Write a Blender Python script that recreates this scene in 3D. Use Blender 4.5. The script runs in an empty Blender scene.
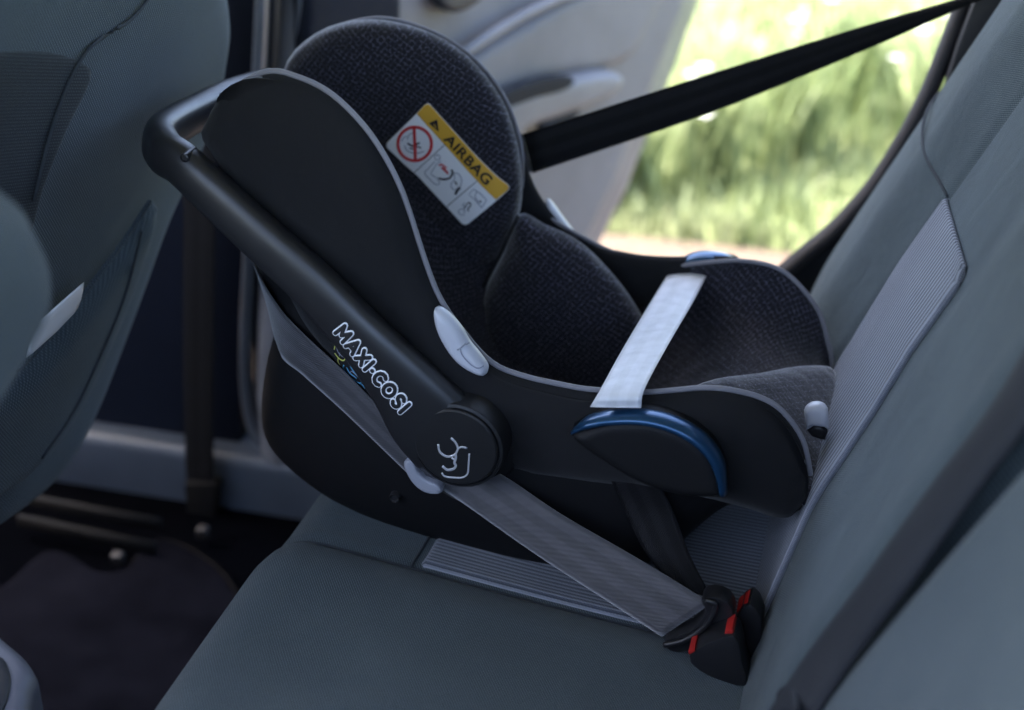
import bpy, bmesh, math, random
import numpy as np
from mathutils import Vector, Matrix
from mathutils.geometry import delaunay_2d_cdt
from mathutils.bvhtree import BVHTree
random.seed(7)
SC = bpy.context.scene
COL = SC.collection

# ------------------------------------------------------------------ camera
YAW, PITCH, FP = math.radians(15), math.radians(28), 1422.0
FWD = Vector((-math.sin(YAW)*math.cos(PITCH), math.cos(YAW)*math.cos(PITCH), -math.sin(PITCH)))
RGT = Vector((math.cos(YAW), math.sin(YAW), 0))
UPV = RGT.cross(FWD)
CAM = Vector((0.04277, -1.35707, 0.90984))
def ray(px, py): return FWD + RGT*((px-512)/FP) - UPV*((py-355)/FP)
def pY(px, py, Y):            # measured point on the lengthwise plane y = Y
    r = ray(px, py); return CAM + r*((Y-CAM.y)/r.y)
def pZ(px, py, Z):
    r = ray(px, py); return CAM + r*((Z-CAM.z)/r.z)
def pPl(px, py, p0, n):
    r = ray(px, py); return CAM + r*((Vector(p0)-CAM).dot(Vector(n))/r.dot(Vector(n)))

cd = bpy.data.cameras.new('camera'); cam = bpy.data.objects.new('camera', cd); COL.objects.link(cam)
cam.matrix_world = Matrix.Translation(CAM) @ Matrix((RGT, UPV, -FWD)).transposed().to_4x4()
cd.sensor_width = 36; cd.lens = FP*36/1024; cd.clip_start = .02; cd.clip_end = 500
cd.dof.use_dof = True; cd.dof.focus_distance = 1.40; cd.dof.aperture_fstop = 2.5
SC.camera = cam

# ------------------------------------------------------------------ materials
def nmat(name):
    m = bpy.data.materials.new(name); m.use_nodes = True
    nt = m.node_tree; b = nt.nodes['Principled BSDF']
    return m, nt, b
def N(nt, t, **kw):
    n = nt.nodes.new(t)
    for k, v in kw.items():
        if k in n.inputs: n.inputs[k].default_value = v
        else: setattr(n, k, v)
    return n
def setp(b, col, rough, metal=0, coat=0, sheen=0, spec=.5):
    b.inputs['Base Color'].default_value = (*col, 1); b.inputs['Roughness'].default_value = rough
    b.inputs['Metallic'].default_value = metal; b.inputs['Coat Weight'].default_value = coat
    b.inputs['Sheen Weight'].default_value = sheen; b.inputs['Sheen Roughness'].default_value = .4
    b.inputs['Specular IOR Level'].default_value = spec
def ramp(nt, stops):
    r = nt.nodes.new('ShaderNodeValToRGB'); e = r.color_ramp.elements
    while len(e) < len(stops): e.new(.5)
    for i, (p, c) in enumerate(stops):
        e[i].position = p; e[i].color = (*c, 1)
    return r
def plain(name, col, rough=.5, metal=0, coat=0, sheen=0, spec=.5, grain=0, gscale=900, vary=.12):
    m, nt, b = nmat(name); setp(b, col, rough, metal, coat, sheen, spec)
    tc = N(nt, 'ShaderNodeTexCoord')
    n1 = N(nt, 'ShaderNodeTexNoise', Scale=9.0, Detail=5.0)
    nt.links.new(tc.outputs['Object'], n1.inputs['Vector'])
    lo = tuple(c*(1-vary) for c in col); hi = tuple(min(1, c*(1+vary)) for c in col)
    r = ramp(nt, [(.3, lo), (.7, hi)]); nt.links.new(n1.outputs['Fac'], r.inputs[0]); nt.links.new(r.outputs[0], b.inputs['Base Color'])
    mr = N(nt, 'ShaderNodeMapRange'); mr.inputs['To Min'].default_value = max(0, rough-.06); mr.inputs['To Max'].default_value = min(1, rough+.08)
    n3 = N(nt, 'ShaderNodeTexNoise', Scale=40.0, Detail=6.0); nt.links.new(tc.outputs['Object'], n3.inputs['Vector'])
    nt.links.new(n3.outputs['Fac'], mr.inputs['Value']); nt.links.new(mr.outputs[0], b.inputs['Roughness'])
    if grain:
        n2 = N(nt, 'ShaderNodeTexNoise', Scale=float(gscale), Detail=3.0)
        nt.links.new(tc.outputs['Object'], n2.inputs['Vector'])
        bu = N(nt, 'ShaderNodeBump', Strength=grain, Distance=.0006)
        nt.links.new(n2.outputs['Fac'], bu.inputs['Height']); nt.links.new(bu.outputs[0], b.inputs['Normal'])
    return m
def weave(name, c1, c2, pitch=.0022, angle=.6, sheen=.3, rib=0, rough=.9, bump=.5, wrinkle=.0):
    """woven cloth: crossed diagonal threads from the UVs (metres)"""
    m, nt, b = nmat(name); setp(b, c1, rough, sheen=sheen, spec=.2)
    uv = N(nt, 'ShaderNodeTexCoord')
    mp = N(nt, 'ShaderNodeMapping'); mp.inputs['Rotation'].default_value = (0, 0, angle)
    nt.links.new(uv.outputs['UV'], mp.inputs['Vector'])
    sc = 1/pitch*.5/ .5/6.283*2*math.pi/10*0+1/(pitch)*math.pi/10
    w1 = N(nt, 'ShaderNodeTexWave', Scale=sc, Distortion=.3); w1.bands_direction = 'X'
    w2 = N(nt, 'ShaderNodeTexWave', Scale=sc*1.1, Distortion=.3); w2.bands_direction = 'Y'
    for w in (w1, w2): nt.links.new(mp.outputs[0], w.inputs['Vector'])
    mul = N(nt, 'ShaderNodeMath', operation='MULTIPLY'); nt.links.new(w1.outputs['Fac'], mul.inputs[0]); nt.links.new(w2.outputs['Fac'], mul.inputs[1])
    src = mul.outputs[0]
    nz = N(nt, 'ShaderNodeTexNoise', Scale=700.0, Detail=4.0); nt.links.new(uv.outputs['Object'], nz.inputs['Vector'])
    ad = N(nt, 'ShaderNodeMath', operation='MULTIPLY_ADD'); nt.links.new(nz.outputs['Fac'], ad.inputs[0]); ad.inputs[1].default_value = .5; nt.links.new(src, ad.inputs[2])
    if rib:
        w3 = N(nt, 'ShaderNodeTexWave', Scale=1/rib*math.pi/10, Distortion=.15); w3.bands_direction = 'X'
        nt.links.new(uv.outputs['UV'], w3.inputs['Vector'])
        ad2 = N(nt, 'ShaderNodeMath', operation='MULTIPLY_ADD'); nt.links.new(w3.outputs['Fac'], ad2.inputs[0]); ad2.inputs[1].default_value = 1.1; nt.links.new(ad.outputs[0], ad2.inputs[2])
        src = ad2.outputs[0]
        r = ramp(nt, [(.32, c1), (.85, c2)]); mr = N(nt, 'ShaderNodeMath', operation='MULTIPLY'); mr.inputs[1].default_value = .5
        nt.links.new(src, mr.inputs[0]); nt.links.new(mr.outputs[0], r.inputs[0])
    else:
        src = ad.outputs[0]; r = ramp(nt, [(.15, c1), (.9, c2)]); nt.links.new(src, r.inputs[0])
    n4 = N(nt, 'ShaderNodeTexNoise', Scale=7.0, Detail=5.0); nt.links.new(uv.outputs['Object'], n4.inputs['Vector'])
    mix = N(nt, 'ShaderNodeMix', data_type='RGBA', blend_type='MULTIPLY'); mix.inputs[0].default_value = 1
    r4 = ramp(nt, [(.3, (.82, .83, .84)), (.7, (1.12, 1.1, 1.08))]); nt.links.new(n4.outputs['Fac'], r4.inputs[0])
    nt.links.new(r.outputs[0], mix.inputs[6]); nt.links.new(r4.outputs[0], mix.inputs[7]); nt.links.new(mix.outputs[2], b.inputs['Base Color'])
    bu = N(nt, 'ShaderNodeBump', Strength=bump, Distance=.0008); nt.links.new(src, bu.inputs['Height'])
    if wrinkle:
        n5 = N(nt, 'ShaderNodeTexNoise', Scale=14.0, Detail=3.0, Distortion=.6); nt.links.new(uv.outputs['Object'], n5.inputs['Vector'])
        b2 = N(nt, 'ShaderNodeBump', Strength=wrinkle, Distance=.02); nt.links.new(n5.outputs['Fac'], b2.inputs['Height']); nt.links.new(b2.outputs[0], bu.inputs['Normal'])
    nt.links.new(bu.outputs[0], b.inputs['Normal'])
    return m
def cellcloth(name, base, line, cell=.0085):
    """dark cloth with a small, slightly irregular net of paler dashes, as the liner's print"""
    m, nt, b = nmat(name); setp(b, base, .92, sheen=.7, spec=.2)
    uv = N(nt, 'ShaderNodeTexCoord'); mp = N(nt, 'ShaderNodeMapping'); mp.inputs['Rotation'].default_value = (0, 0, .62); mp.inputs['Scale'].default_value = (1, 1.12, 1)
    nt.links.new(uv.outputs['UV'], mp.inputs['Vector'])
    v = N(nt, 'ShaderNodeTexVoronoi', feature='DISTANCE_TO_EDGE', Scale=1/cell, Randomness=.32); nt.links.new(mp.outputs[0], v.inputs['Vector'])
    r = ramp(nt, [(.035, (1, 1, 1)), (.10, (0, 0, 0))]); nt.links.new(v.outputs['Distance'], r.inputs[0])
    nz = N(nt, 'ShaderNodeTexNoise', Scale=330.0, Detail=2.0); nt.links.new(uv.outputs['UV'], nz.inputs['Vector'])
    rn = ramp(nt, [(.45, (.1, .1, .1)), (.62, (1, 1, 1))]); nt.links.new(nz.outputs['Fac'], rn.inputs[0])
    mu = N(nt, 'ShaderNodeMath', operation='MULTIPLY'); nt.links.new(r.outputs[0], mu.inputs[0]); nt.links.new(rn.outputs[0], mu.inputs[1])
    mx = N(nt, 'ShaderNodeMix', data_type='RGBA', blend_type='MIX'); nt.links.new(mu.outputs[0], mx.inputs[0])
    mx.inputs[6].default_value = (*base, 1); mx.inputs[7].default_value = (*line, 1); nt.links.new(mx.outputs[2], b.inputs['Base Color'])
    nf = N(nt, 'ShaderNodeTexNoise', Scale=1500.0, Detail=2.0); nt.links.new(uv.outputs['UV'], nf.inputs['Vector'])
    bu = N(nt, 'ShaderNodeBump', Strength=.5, Distance=.0006); nt.links.new(nf.outputs['Fac'], bu.inputs['Height'])
    n2 = N(nt, 'ShaderNodeTexNoise', Scale=22.0, Detail=3.0); nt.links.new(uv.outputs['Object'], n2.inputs['Vector'])
    b2 = N(nt, 'ShaderNodeBump', Strength=.35, Distance=.01); nt.links.new(n2.outputs['Fac'], b2.inputs['Height']); nt.links.new(b2.outputs[0], bu.inputs['Normal'])
    nt.links.new(bu.outputs[0], b.inputs['Normal'])
    return m
def webbing(name, c1, c2, rough=.45, sheen=.6, spec=.5):
    """seat-belt tape: fine herringbone with lengthwise lanes; u runs across in metres"""
    m, nt, b = nmat(name); setp(b, c1, rough, sheen=sheen, spec=spec)
    uv = N(nt, 'ShaderNodeTexCoord')
    w1 = N(nt, 'ShaderNodeTexWave', Scale=math.pi/10/.019, Distortion=0.0); w1.bands_direction = 'X'; nt.links.new(uv.outputs['UV'], w1.inputs['Vector'])
    w2 = N(nt, 'ShaderNodeTexWave', Scale=math.pi/10/.0011, Distortion=0.0); w2.bands_direction = 'DIAGONAL'; nt.links.new(uv.outputs['UV'], w2.inputs['Vector'])
    r = ramp(nt, [(.35, c1), (.65, c2)]); nt.links.new(w1.outputs['Fac'], r.inputs[0])
    nz = N(nt, 'ShaderNodeTexNoise', Scale=60.0, Detail=5.0); nt.links.new(uv.outputs['Object'], nz.inputs['Vector'])
    mx = N(nt, 'ShaderNodeMix', data_type='RGBA', blend_type='MULTIPLY'); mx.inputs[0].default_value = 1
    r2 = ramp(nt, [(.3, (.85, .85, .85)), (.7, (1.1, 1.1, 1.1))]); nt.links.new(nz.outputs['Fac'], r2.inputs[0])
    nt.links.new(r.outputs[0], mx.inputs[6]); nt.links.new(r2.outputs[0], mx.inputs[7]); nt.links.new(mx.outputs[2], b.inputs['Base Color'])
    bu = N(nt, 'ShaderNodeBump', Strength=.5, Distance=.0005); nt.links.new(w2.outputs['Fac'], bu.inputs['Height']); nt.links.new(bu.outputs[0], b.inputs['Normal'])
    return m

M = {}
M['seat'] = weave('seat_cloth', (.036, .051, .059), (.104, .136, .150), pitch=.0023, angle=.6, sheen=.12, bump=1.0, wrinkle=.25)
M['seat_insert'] = weave('ribbed_seat_cloth', (.06, .07, .09), (.30, .32, .37), pitch=.0016, angle=0, rib=.0062, sheen=.2, bump=.8)
M['back_insert'] = weave('ribbed_back_cloth', (.06, .07, .09), (.33, .35, .41), pitch=.0016, angle=0, rib=.0105, sheen=.2, bump=.8)
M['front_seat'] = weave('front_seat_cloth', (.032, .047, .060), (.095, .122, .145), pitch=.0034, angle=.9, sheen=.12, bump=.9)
M['front_shade'] = weave('front_seat_shade_cloth', (.012, .016, .021), (.035, .044, .052), pitch=.0034, angle=.3, sheen=.1, bump=.6)  # front seat cloth darkened, shadow put into its colour
M['seat_dark'] = plain('dark_seat_back_vinyl', (.016, .018, .022), .75, spec=.3, grain=.4)
M['seam'] = plain('seam_thread', (.03, .037, .045), .85)
M['cover'] = weave('black_side_cloth', (.0085, .0087, .0098), (.017, .0172, .019), pitch=.0012, angle=.5, sheen=.08, bump=.45, wrinkle=.30)
M['liner'] = cellcloth('cell_print_cloth', (.0125, .012, .0165), (.125, .122, .165), cell=.0060)
M['piping'] = plain('grey_piping', (.19, .185, .205), .6, sheen=.3, grain=.4, gscale=1500)
M['shell'] = plain('black_shell_plastic', (.006, .006, .007), .6, spec=.25, grain=.35, gscale=1300)
M['handle'] = plain('satin_handle_plastic', (.017, .017, .0185), .33, grain=.18, gscale=1800, vary=.05)
M['disc'] = plain('disc_plastic', (.010, .010, .011), .45, grain=.25, gscale=1600)
M['silver'] = plain('silver_print', (.75, .75, .78), .3, metal=.6)
M['grey_clip'] = plain('light_grey_plastic', (.52, .53, .58), .35, grain=.1)
M['mid_clip'] = plain('mid_grey_plastic', (.30, .31, .35), .4, grain=.1)
M['blue'] = plain('blue_metallic_plastic', (.014, .065, .15), .3, metal=.6, coat=.4)
M['belt_black_shaded'] = webbing('black_shaded_webbing', (.005, .005, .006), (.009, .009, .0105), rough=.7, sheen=.0, spec=.15)  # front belt's own black; stands in for shade on the rear belt
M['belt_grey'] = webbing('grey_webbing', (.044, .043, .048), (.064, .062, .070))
M['belt_sheen'] = webbing('sheen_webbing', (.70, .71, .73), (.75, .76, .79), rough=.38)  # same belt webbing made paler, bright sheen put into its colour
M['black_plastic'] = plain('black_buckle_plastic', (.010, .010, .012), .4, grain=.25)
M['red'] = plain('red_button_plastic', (.32, .010, .008), .5)
M['white'] = plain('white_label', (.88, .88, .90), .35, vary=.03)
M['yellow'] = plain('yellow_label', (.72, .40, .045), .45, vary=.04)
M['ink'] = plain('black_ink', (.012, .012, .014), .5)
M['redink'] = plain('red_ink', (.60, .03, .03), .5)
M['greyink'] = plain('grey_ink', (.25, .26, .32), .5)
M['stk_yellow'] = plain('sticker_yellow', (.55, .55, .12), .5)
M['stk_blue'] = plain('sticker_blue', (.08, .30, .50), .5)
M['trim_navy'] = plain('dark_navy_trim', (.007, .010, .020), .7, spec=.2, grain=.4)
M['trim_grey'] = plain('grey_door_trim', (.17, .17, .182), .55, grain=.4)
M['trim_grey2'] = plain('grey_arm_rest_trim', (.19, .19, .20), .5, grain=.4)
M['trim_dark'] = plain('charcoal_trim', (.03, .033, .04), .5, grain=.4)
M['paint'] = plain('silver_blue_paint', (.16, .175, .20), .35, metal=.3, coat=.4)
M['sillm'] = plain('sill_trim', (.07, .085, .11), .45, grain=.3)
M['rubber'] = plain('seal_rubber', (.016, .015, .018), .6, grain=.3)
M['carpet'] = plain('floor_carpet', (.0018, .002, .003), .95, spec=.0, grain=1., gscale=1200)
M['mat'] = plain('floor_mat_rubber', (.007, .007, .010), .95, spec=.0, grain=.8, gscale=500, vary=.4)
M['mat_edge'] = plain('mat_binding', (.012, .011, .011), .9, spec=.0)
M['metal'] = plain('steel', (.09, .085, .085), .55, metal=1)
M['rail'] = plain('painted_rail', (.006, .0055, .0055), .7, spec=.2)
M['headliner'] = plain('headliner', (.45, .45, .46), .9)
M['console'] = plain('console_plastic', (.16, .17, .21), .45, grain=.5)
M['stem'] = plain('white_flower', (.45, .45, .42), .6)

# ------------------------------------------------------------------ object helpers
def link(name, me, mat, parent=None, smooth=True):
    o = bpy.data.objects.new(name, me); COL.objects.link(o)
    if mat: me.materials.append(mat)
    if smooth:
        for p in me.polygons: p.use_smooth = True
    if parent is not None:
        o.parent = parent; o.matrix_parent_inverse = Matrix.Translation(-world_loc(parent))
    return o
def world_loc(o):
    v = Vector(o.location)
    return v if o.parent is None else v + Vector((0, 0, 0)) if o.type != 'EMPTY' else v
def tag(o, label=None, cat=None, group=None, kind=None):
    if label: o['label'] = label
    if cat: o['category'] = cat
    if group: o['group'] = group
    if kind: o['kind'] = kind
    return o
def empty(name, loc, label, cat, group=None):
    o = bpy.data.objects.new(name, None); COL.objects.link(o); o.location = loc; o.empty_display_size = .05
    return tag(o, label, cat, group)
def from_py(name, verts, faces, mat, parent=None, uvs=None, smooth=True, fix=True):
    me = bpy.data.meshes.new(name); me.from_pydata([tuple(v) for v in verts], [], faces); me.update()
    if uvs is not None:
        ul = me.uv_layers.new(name='UVMap')
        for lp in me.loops: ul.data[lp.index].uv = uvs[lp.vertex_index]
    if fix:
        bm = bmesh.new(); bm.from_mesh(me); bmesh.ops.recalc_face_normals(bm, faces=bm.faces); bm.to_mesh(me); bm.free()
    return link(name, me, mat, parent, smooth)
def catmull(P, n=8, closed=False):
    P = [Vector(p) for p in P]; out = []; L = len(P)
    rng = range(L) if closed else range(L-1)
    for i in rng:
        if closed: a, b, c, d = P[(i-1) % L], P[i], P[(i+1) % L], P[(i+2) % L]
        else:
            b, c = P[i], P[i+1]; a = P[i-1] if i > 0 else b*2-c; d = P[i+2] if i+2 < L else c*2-b
        for k in range(n):
            t = k/n
            out.append(.5*((2*b)+(-a+c)*t+(2*a-5*b+4*c-d)*t*t+(-a+3*b-3*c+d)*t*t*t))
    if not closed: out.append(P[-1].copy())
    return out
def scal(vals, n=8):
    return [v.x for v in catmull([Vector((a, 0, 0)) for a in vals], n)]
def pxs(pts, Y): return [pY(x, y, Y) for x, y in pts]
def smooth_px(pts, n=6, closed=True):
    return [(v.x, v.y) for v in catmull([Vector((x, y, 0)) for x, y in pts], n, closed)]

def polydist(P, poly):
    P = np.asarray(P, float)[:, None, :]; A = np.asarray(poly, float); B = np.roll(A, -1, 0)
    d = B-A; l = (d**2).sum(1)+1e-15
    t = np.clip(((P-A)*d).sum(2)/l, 0, 1)
    q = A+t[..., None]*d
    return np.sqrt(((P-q)**2).sum(2)).min(1)
def inside(P, poly):
    P = np.asarray(P, float); A = np.asarray(poly, float); B = np.roll(A, -1, 0)
    x, y = P[:, 0][:, None], P[:, 1][:, None]
    c = ((A[:, 1] > y) != (B[:, 1] > y)) & (x < (B[:, 0]-A[:, 0])*(y-A[:, 1])/(B[:, 1]-A[:, 1]+1e-18)+A[:, 0])
    return (c.sum(1) % 2) == 1
def patch(name, poly, surf, T, R, mat, parent=None, res=.006, back=0.0, prof=None, uvs=1.0, uvf=None):
    """a solid cushion-like body over an outline (u,v): front raised to T with edges rounded over R, back at -back"""
    poly = [(p[0], p[1]) for p in poly]
    # resample the boundary
    bp = []
    for i, a in enumerate(poly):
        b = poly[(i+1) % len(poly)]; L = math.hypot(b[0]-a[0], b[1]-a[1]); k = max(1, int(round(L/res)))
        if L < 1e-7: continue
        for j in range(k): bp.append((a[0]+(b[0]-a[0])*j/k, a[1]+(b[1]-a[1])*j/k))
    A = np.array(bp); area = ((A[:, 0]*np.roll(A[:, 1], -1)-np.roll(A[:, 0], -1)*A[:, 1]).sum())/2
    if area < 0: A = A[::-1].copy()
    nrm = np.roll(A, -1, 0)-np.roll(A, 1, 0); nrm = np.stack([-nrm[:, 1], nrm[:, 0]], 1); nrm /= np.linalg.norm(nrm, axis=1)[:, None]+1e-12
    pts = [A]
    for f in (.12, .38, .7):
        d = R*f
        if d > res*3: continue
        q = A+nrm*d; m = inside(q, A) & (polydist(q, A) > d*.93); pts.append(q[m])
    x0, y0 = A.min(0); x1, y1 = A.max(0)
    gx, gy = np.meshgrid(np.arange(x0, x1, res), np.arange(y0, y1, res*.866)); gx = gx+(np.arange(gx.shape[0]) % 2)[:, None]*res*.5
    g = np.stack([gx.ravel(), gy.ravel()], 1)
    if len(g):
        m = inside(g, A); g = g[m]
        if len(g): g = g[polydist(g, A) > max(res*.5, min(R*.78, res*2.2) if R*.12 <= res*3 else res*.5)]
        if len(g): pts.append(g)
    P = np.concatenate(pts); nb = len(A)
    res2 = delaunay_2d_cdt([Vector(p) for p in P], [(i, (i+1) % nb) for i in range(nb)], [], 1, 1e-7)
    V, F = res2[0], res2[2]
    VN = np.array([(v.x, v.y) for v in V]); D = polydist(VN, A)
    verts, uvl = [], []; bi = {}
    for i, v in enumerate(V):
        d = D[i]; e = min(d/R, 1) if R > 0 else 1
        h = T*math.sqrt(max(0, 1-(1-e)**2)) if d > 1e-6 else 0
        if prof: h += prof(v.x, v.y)*e
        verts.append(surf(v.x, v.y, h)); uvl.append((v.x*uvs, v.y*uvs))
    n = len(V); faces = [tuple(f) for f in F]
    if back is not None:
        bid = {}
        for i, v in enumerate(V):
            if D[i] <= 1e-6 and back == 0: bid[i] = i; continue
            if D[i] <= 1e-6: bid[i] = i; continue
            d = D[i]; e = min(d/max(R*.6, 1e-6), 1)
            bid[i] = len(verts); verts.append(surf(v.x, v.y, -max(back, .0004)*math.sqrt(max(0, 1-(1-e)**2)))); uvl.append((v.x, v.y))
        faces += [tuple(bid[k] for k in reversed(f)) for f in F if len({bid[k] for k in f} | set(f)) > 3]
    if uvf: uvl = [uvf(*q) for q in uvl]
    return from_py(name, verts, faces, mat, parent, uvl)
def ypatch(name, px, Y, T, R, mat, parent=None, res=.006, back=.01, smooth=0, bend=None, prof=None):
    """outline measured in the photo, standing in the lengthwise plane y = Y and bulging towards -y"""
    if smooth: px = smooth_px(px, smooth)
    pl = [(p.x, p.z) for p in pxs(px, Y)]
    f = bend or (lambda x, z: 0)
    return patch(name, pl, lambda u, v, h: Vector((u, Y+f(u, v)-h, v)), T, R, mat, parent, res, back, prof)

def tube(name, P, r, mat, parent=None, k=10, closed=False, flat=1.0, nrm=None, n=6):
    P = catmull(P, n, closed) if n > 1 else [Vector(p) for p in P]
    L = len(P); rr = r if isinstance(r, (list, tuple)) else None
    if rr: rs = [rr[min(int(i/(L-1)*(len(rr)-1)), len(rr)-2)]*(1-((i/(L-1)*(len(rr)-1)) - min(int(i/(L-1)*(len(rr)-1)), len(rr)-2))) + rr[min(int(i/(L-1)*(len(rr)-1)), len(rr)-2)+1]*((i/(L-1)*(len(rr)-1)) - min(int(i/(L-1)*(len(rr)-1)), len(rr)-2)) for i in range(L)]
    else: rs = [r]*L
    verts, faces, uv = [], [], []; s = 0
    up = Vector(nrm) if nrm else Vector((0, 1, 0))
    for i in range(L):
        a = P[(i-1) % L] if (closed or i > 0) else P[i]; b = P[(i+1) % L] if (closed or i < L-1) else P[i]
        t = (b-a).normalized(); x = up.cross(t)
        if x.length < .05: x = Vector((0, 0, 1)).cross(t)
        x.normalize(); y = t.cross(x)
        if i: s += (P[i]-P[i-1]).length
        for j in range(k):
            an = 2*math.pi*j/k; verts.append(P[i]+x*math.cos(an)*rs[i]+y*math.sin(an)*rs[i]*flat); uv.append((j/k*.02, s))
    for i in range(L if closed else L-1):
        for j in range(k):
            a, b = i*k+j, i*k+(j+1) % k; c, d = ((i+1) % L)*k+(j+1) % k, ((i+1) % L)*k+j
            faces.append((a, b, c, d))
    if not closed: faces += [tuple(range(k))[::-1], tuple(range((L-1)*k, L*k))]
    return from_py(name, verts, faces, mat, parent, uv)
def ribbon(name, A, B, mat, parent=None, th=.0013, n=8, m=10, cup=0.0, ripple=0.0, off=None):
    """belt tape between two edge lines, with a real thickness"""
    A = catmull(A, n); B = catmull(B, n); L = len(A); verts, uv, faces = [], [], []; s = 0
    W = max((a-b).length for a, b in zip(A, B))
    for i in range(L):
        t = (A[min(i+1, L-1)]+B[min(i+1, L-1)]-A[max(i-1, 0)]-B[max(i-1, 0)]).normalized()
        w = B[i]-A[i]; nn = t.cross(w).normalized()
        if i: s += ((A[i]+B[i])-(A[i-1]+B[i-1])).length/2
        for side in (1, -1):
            for j in range(m+1):
                f = j/m; c = A[i]+w*f+nn*(th/2*side*(1 if 0 < j < m else .3)+cup*(1-(2*f-1)**2)+ripple*math.sin(s*38+f*5))
                verts.append(c); uv.append((f*.048, s))
    K = 2*(m+1)
    for i in range(L-1):
        for j in range(m):
            a = i*K+j; faces.append((a, a+1, a+1+K, a+K))
            a = i*K+m+1+j; faces.append((a+1, a, a+K, a+1+K))
        for j in (0, m):
            a, b = i*K+j, i*K+m+1+j; faces.append((a, b, b+K, a+K) if j == 0 else (b, a, a+K, b+K))
    for i in (0, L-1):
        for j in range(m):
            a = i*K+j; b = i*K+m+1+j; faces.append((a, b, b+1, a+1))
    return from_py(name, verts, faces, mat, parent, uv)
def prism(name, px, Y0, Y1, mat, parent=None, bev=.002, smooth=0):
    """outline measured in the photo extruded across the car from Y0 to Y1, bevelled"""
    if smooth: px = smooth_px(px, smooth)
    P = pxs(px, Y0); bm = bmesh.new()
    f = bm.faces.new([bm.verts.new(p) for p in P]); r = bmesh.ops.extrude_face_region(bm, geom=[f])
    bmesh.ops.translate(bm, vec=(0, Y1-Y0, 0), verts=[v for v in r['geom'] if isinstance(v, bmesh.types.BMVert)])
    bmesh.ops.recalc_face_normals(bm, faces=bm.faces)
    ed = [e for e in bm.edges if e.calc_face_angle(0) > .5]
    if bev: bmesh.ops.bevel(bm, geom=ed, offset=bev, segments=2, affect='EDGES', profile=.6, clamp_overlap=True)
    me = bpy.data.meshes.new(name); bm.to_mesh(me); bm.free()
    o = link(name, me, mat, parent); me.set_sharp_from_angle(angle=math.radians(40)); return o
def box(name, c, s, mat, parent=None, bev=.004, rot=None):
    bm = bmesh.new(); bmesh.ops.create_cube(bm, size=1)
    for v in bm.verts: v.co = Vector((v.co.x*s[0], v.co.y*s[1], v.co.z*s[2]))
    if bev: bmesh.ops.bevel(bm, geom=bm.edges[:], offset=bev, segments=3, affect='EDGES', profile=.6)
    if rot: bmesh.ops.transform(bm, matrix=rot.to_4x4(), verts=bm.verts)
    bmesh.ops.translate(bm, vec=c, verts=bm.verts)
    me = bpy.data.meshes.new(name); bm.to_mesh(me); bm.free()
    o = link(name, me, mat, parent); me.set_sharp_from_angle(angle=math.radians(40)); return o
def lathe_y(name, c, prof, mat, parent=None, k=64):
    """turned body about a y-parallel axis through c; prof = [(radius, y)]"""
    verts, faces = [], []
    for r, y in prof:
        for j in range(k): a = 2*math.pi*j/k; verts.append((c[0]+r*math.cos(a), y, c[2]+r*math.sin(a)))
    for i in range(len(prof)-1):
        for j in range(k): faces.append((i*k+j, i*k+(j+1) % k, (i+1)*k+(j+1) % k, (i+1)*k+j))
    faces += [tuple(range(k)), tuple(range((len(prof)-1)*k, len(prof)*k))]
    o = from_py(name, verts, faces, mat, parent); o.data.set_sharp_from_angle(angle=math.radians(35)); return o
def bvh(o):
    bpy.context.view_layer.update(); return BVHTree.FromPolygons([v.co.copy() for v in o.data.vertices], [tuple(p.vertices) for p in o.data.polygons])
def decal(name, px, tree, Yd, lift, mat, parent, res=.004, th=.0003):
    """thin printed film laid on the surface 'tree', outline measured in the photo at depth Yd"""
    pl = [(p.x, p.z) for p in pxs(px, Yd)]
    def surf(u, v, h):
        hit = tree.ray_cast(Vector((u, -.6, v)), Vector((0, 1, 0)))
        y = hit[0].y if hit[0] else Yd
        return Vector((u, y-lift-h, v))
    return patch(name, pl, surf, th, .0004, mat, parent, res, 0)
def stroke_px(pts, w, n=4):
    """centre line (px) widened to an outline polygon (px)"""
    P = catmull([Vector((x, y, 0)) for x, y in pts], n) if len(pts) > 2 and n > 1 else [Vector((x, y, 0)) for x, y in pts]
    l, r = [], []
    for i, p in enumerate(P):
        t = (P[min(i+1, len(P)-1)]-P[max(i-1, 0)]).normalized(); q = Vector((-t.y, t.x, 0))*w/2
        l.append((p.x+q.x, p.y+q.y)); r.append((p.x-q.x, p.y-q.y))
    return l+r[::-1]
def join(name, objs, parent, mat=None):
    """several pieces of one part -> one mesh (their coordinates are already in world space)"""
    bm = bmesh.new(); mats = []
    for o in objs:
        k = len(bm.faces); bm.from_mesh(o.data); bm.faces.ensure_lookup_table()
        mt = o.data.materials[0]
        if mt not in mats: mats.append(mt)
        for f in bm.faces[k:]: f.material_index = mats.index(mt)
    me = bpy.data.meshes.new(name); bm.to_mesh(me); bm.free()
    for mt in mats: me.materials.append(mt)
    for o in objs:
        d = o.data; bpy.data.objects.remove(o); bpy.data.meshes.remove(d)
    r = bpy.data.objects.new(name, me); COL.objects.link(r)
    if parent is not None: r.parent = parent; r.matrix_parent_inverse = Matrix.Translation(-world_loc(parent))
    return r

# ================================================================== INFANT CARRIER
car = empty('infant_carrier', (-.25, 0, -.02), 'black rear-facing infant car seat with patterned liner, strapped on the back bench', 'infant car seat')
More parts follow.
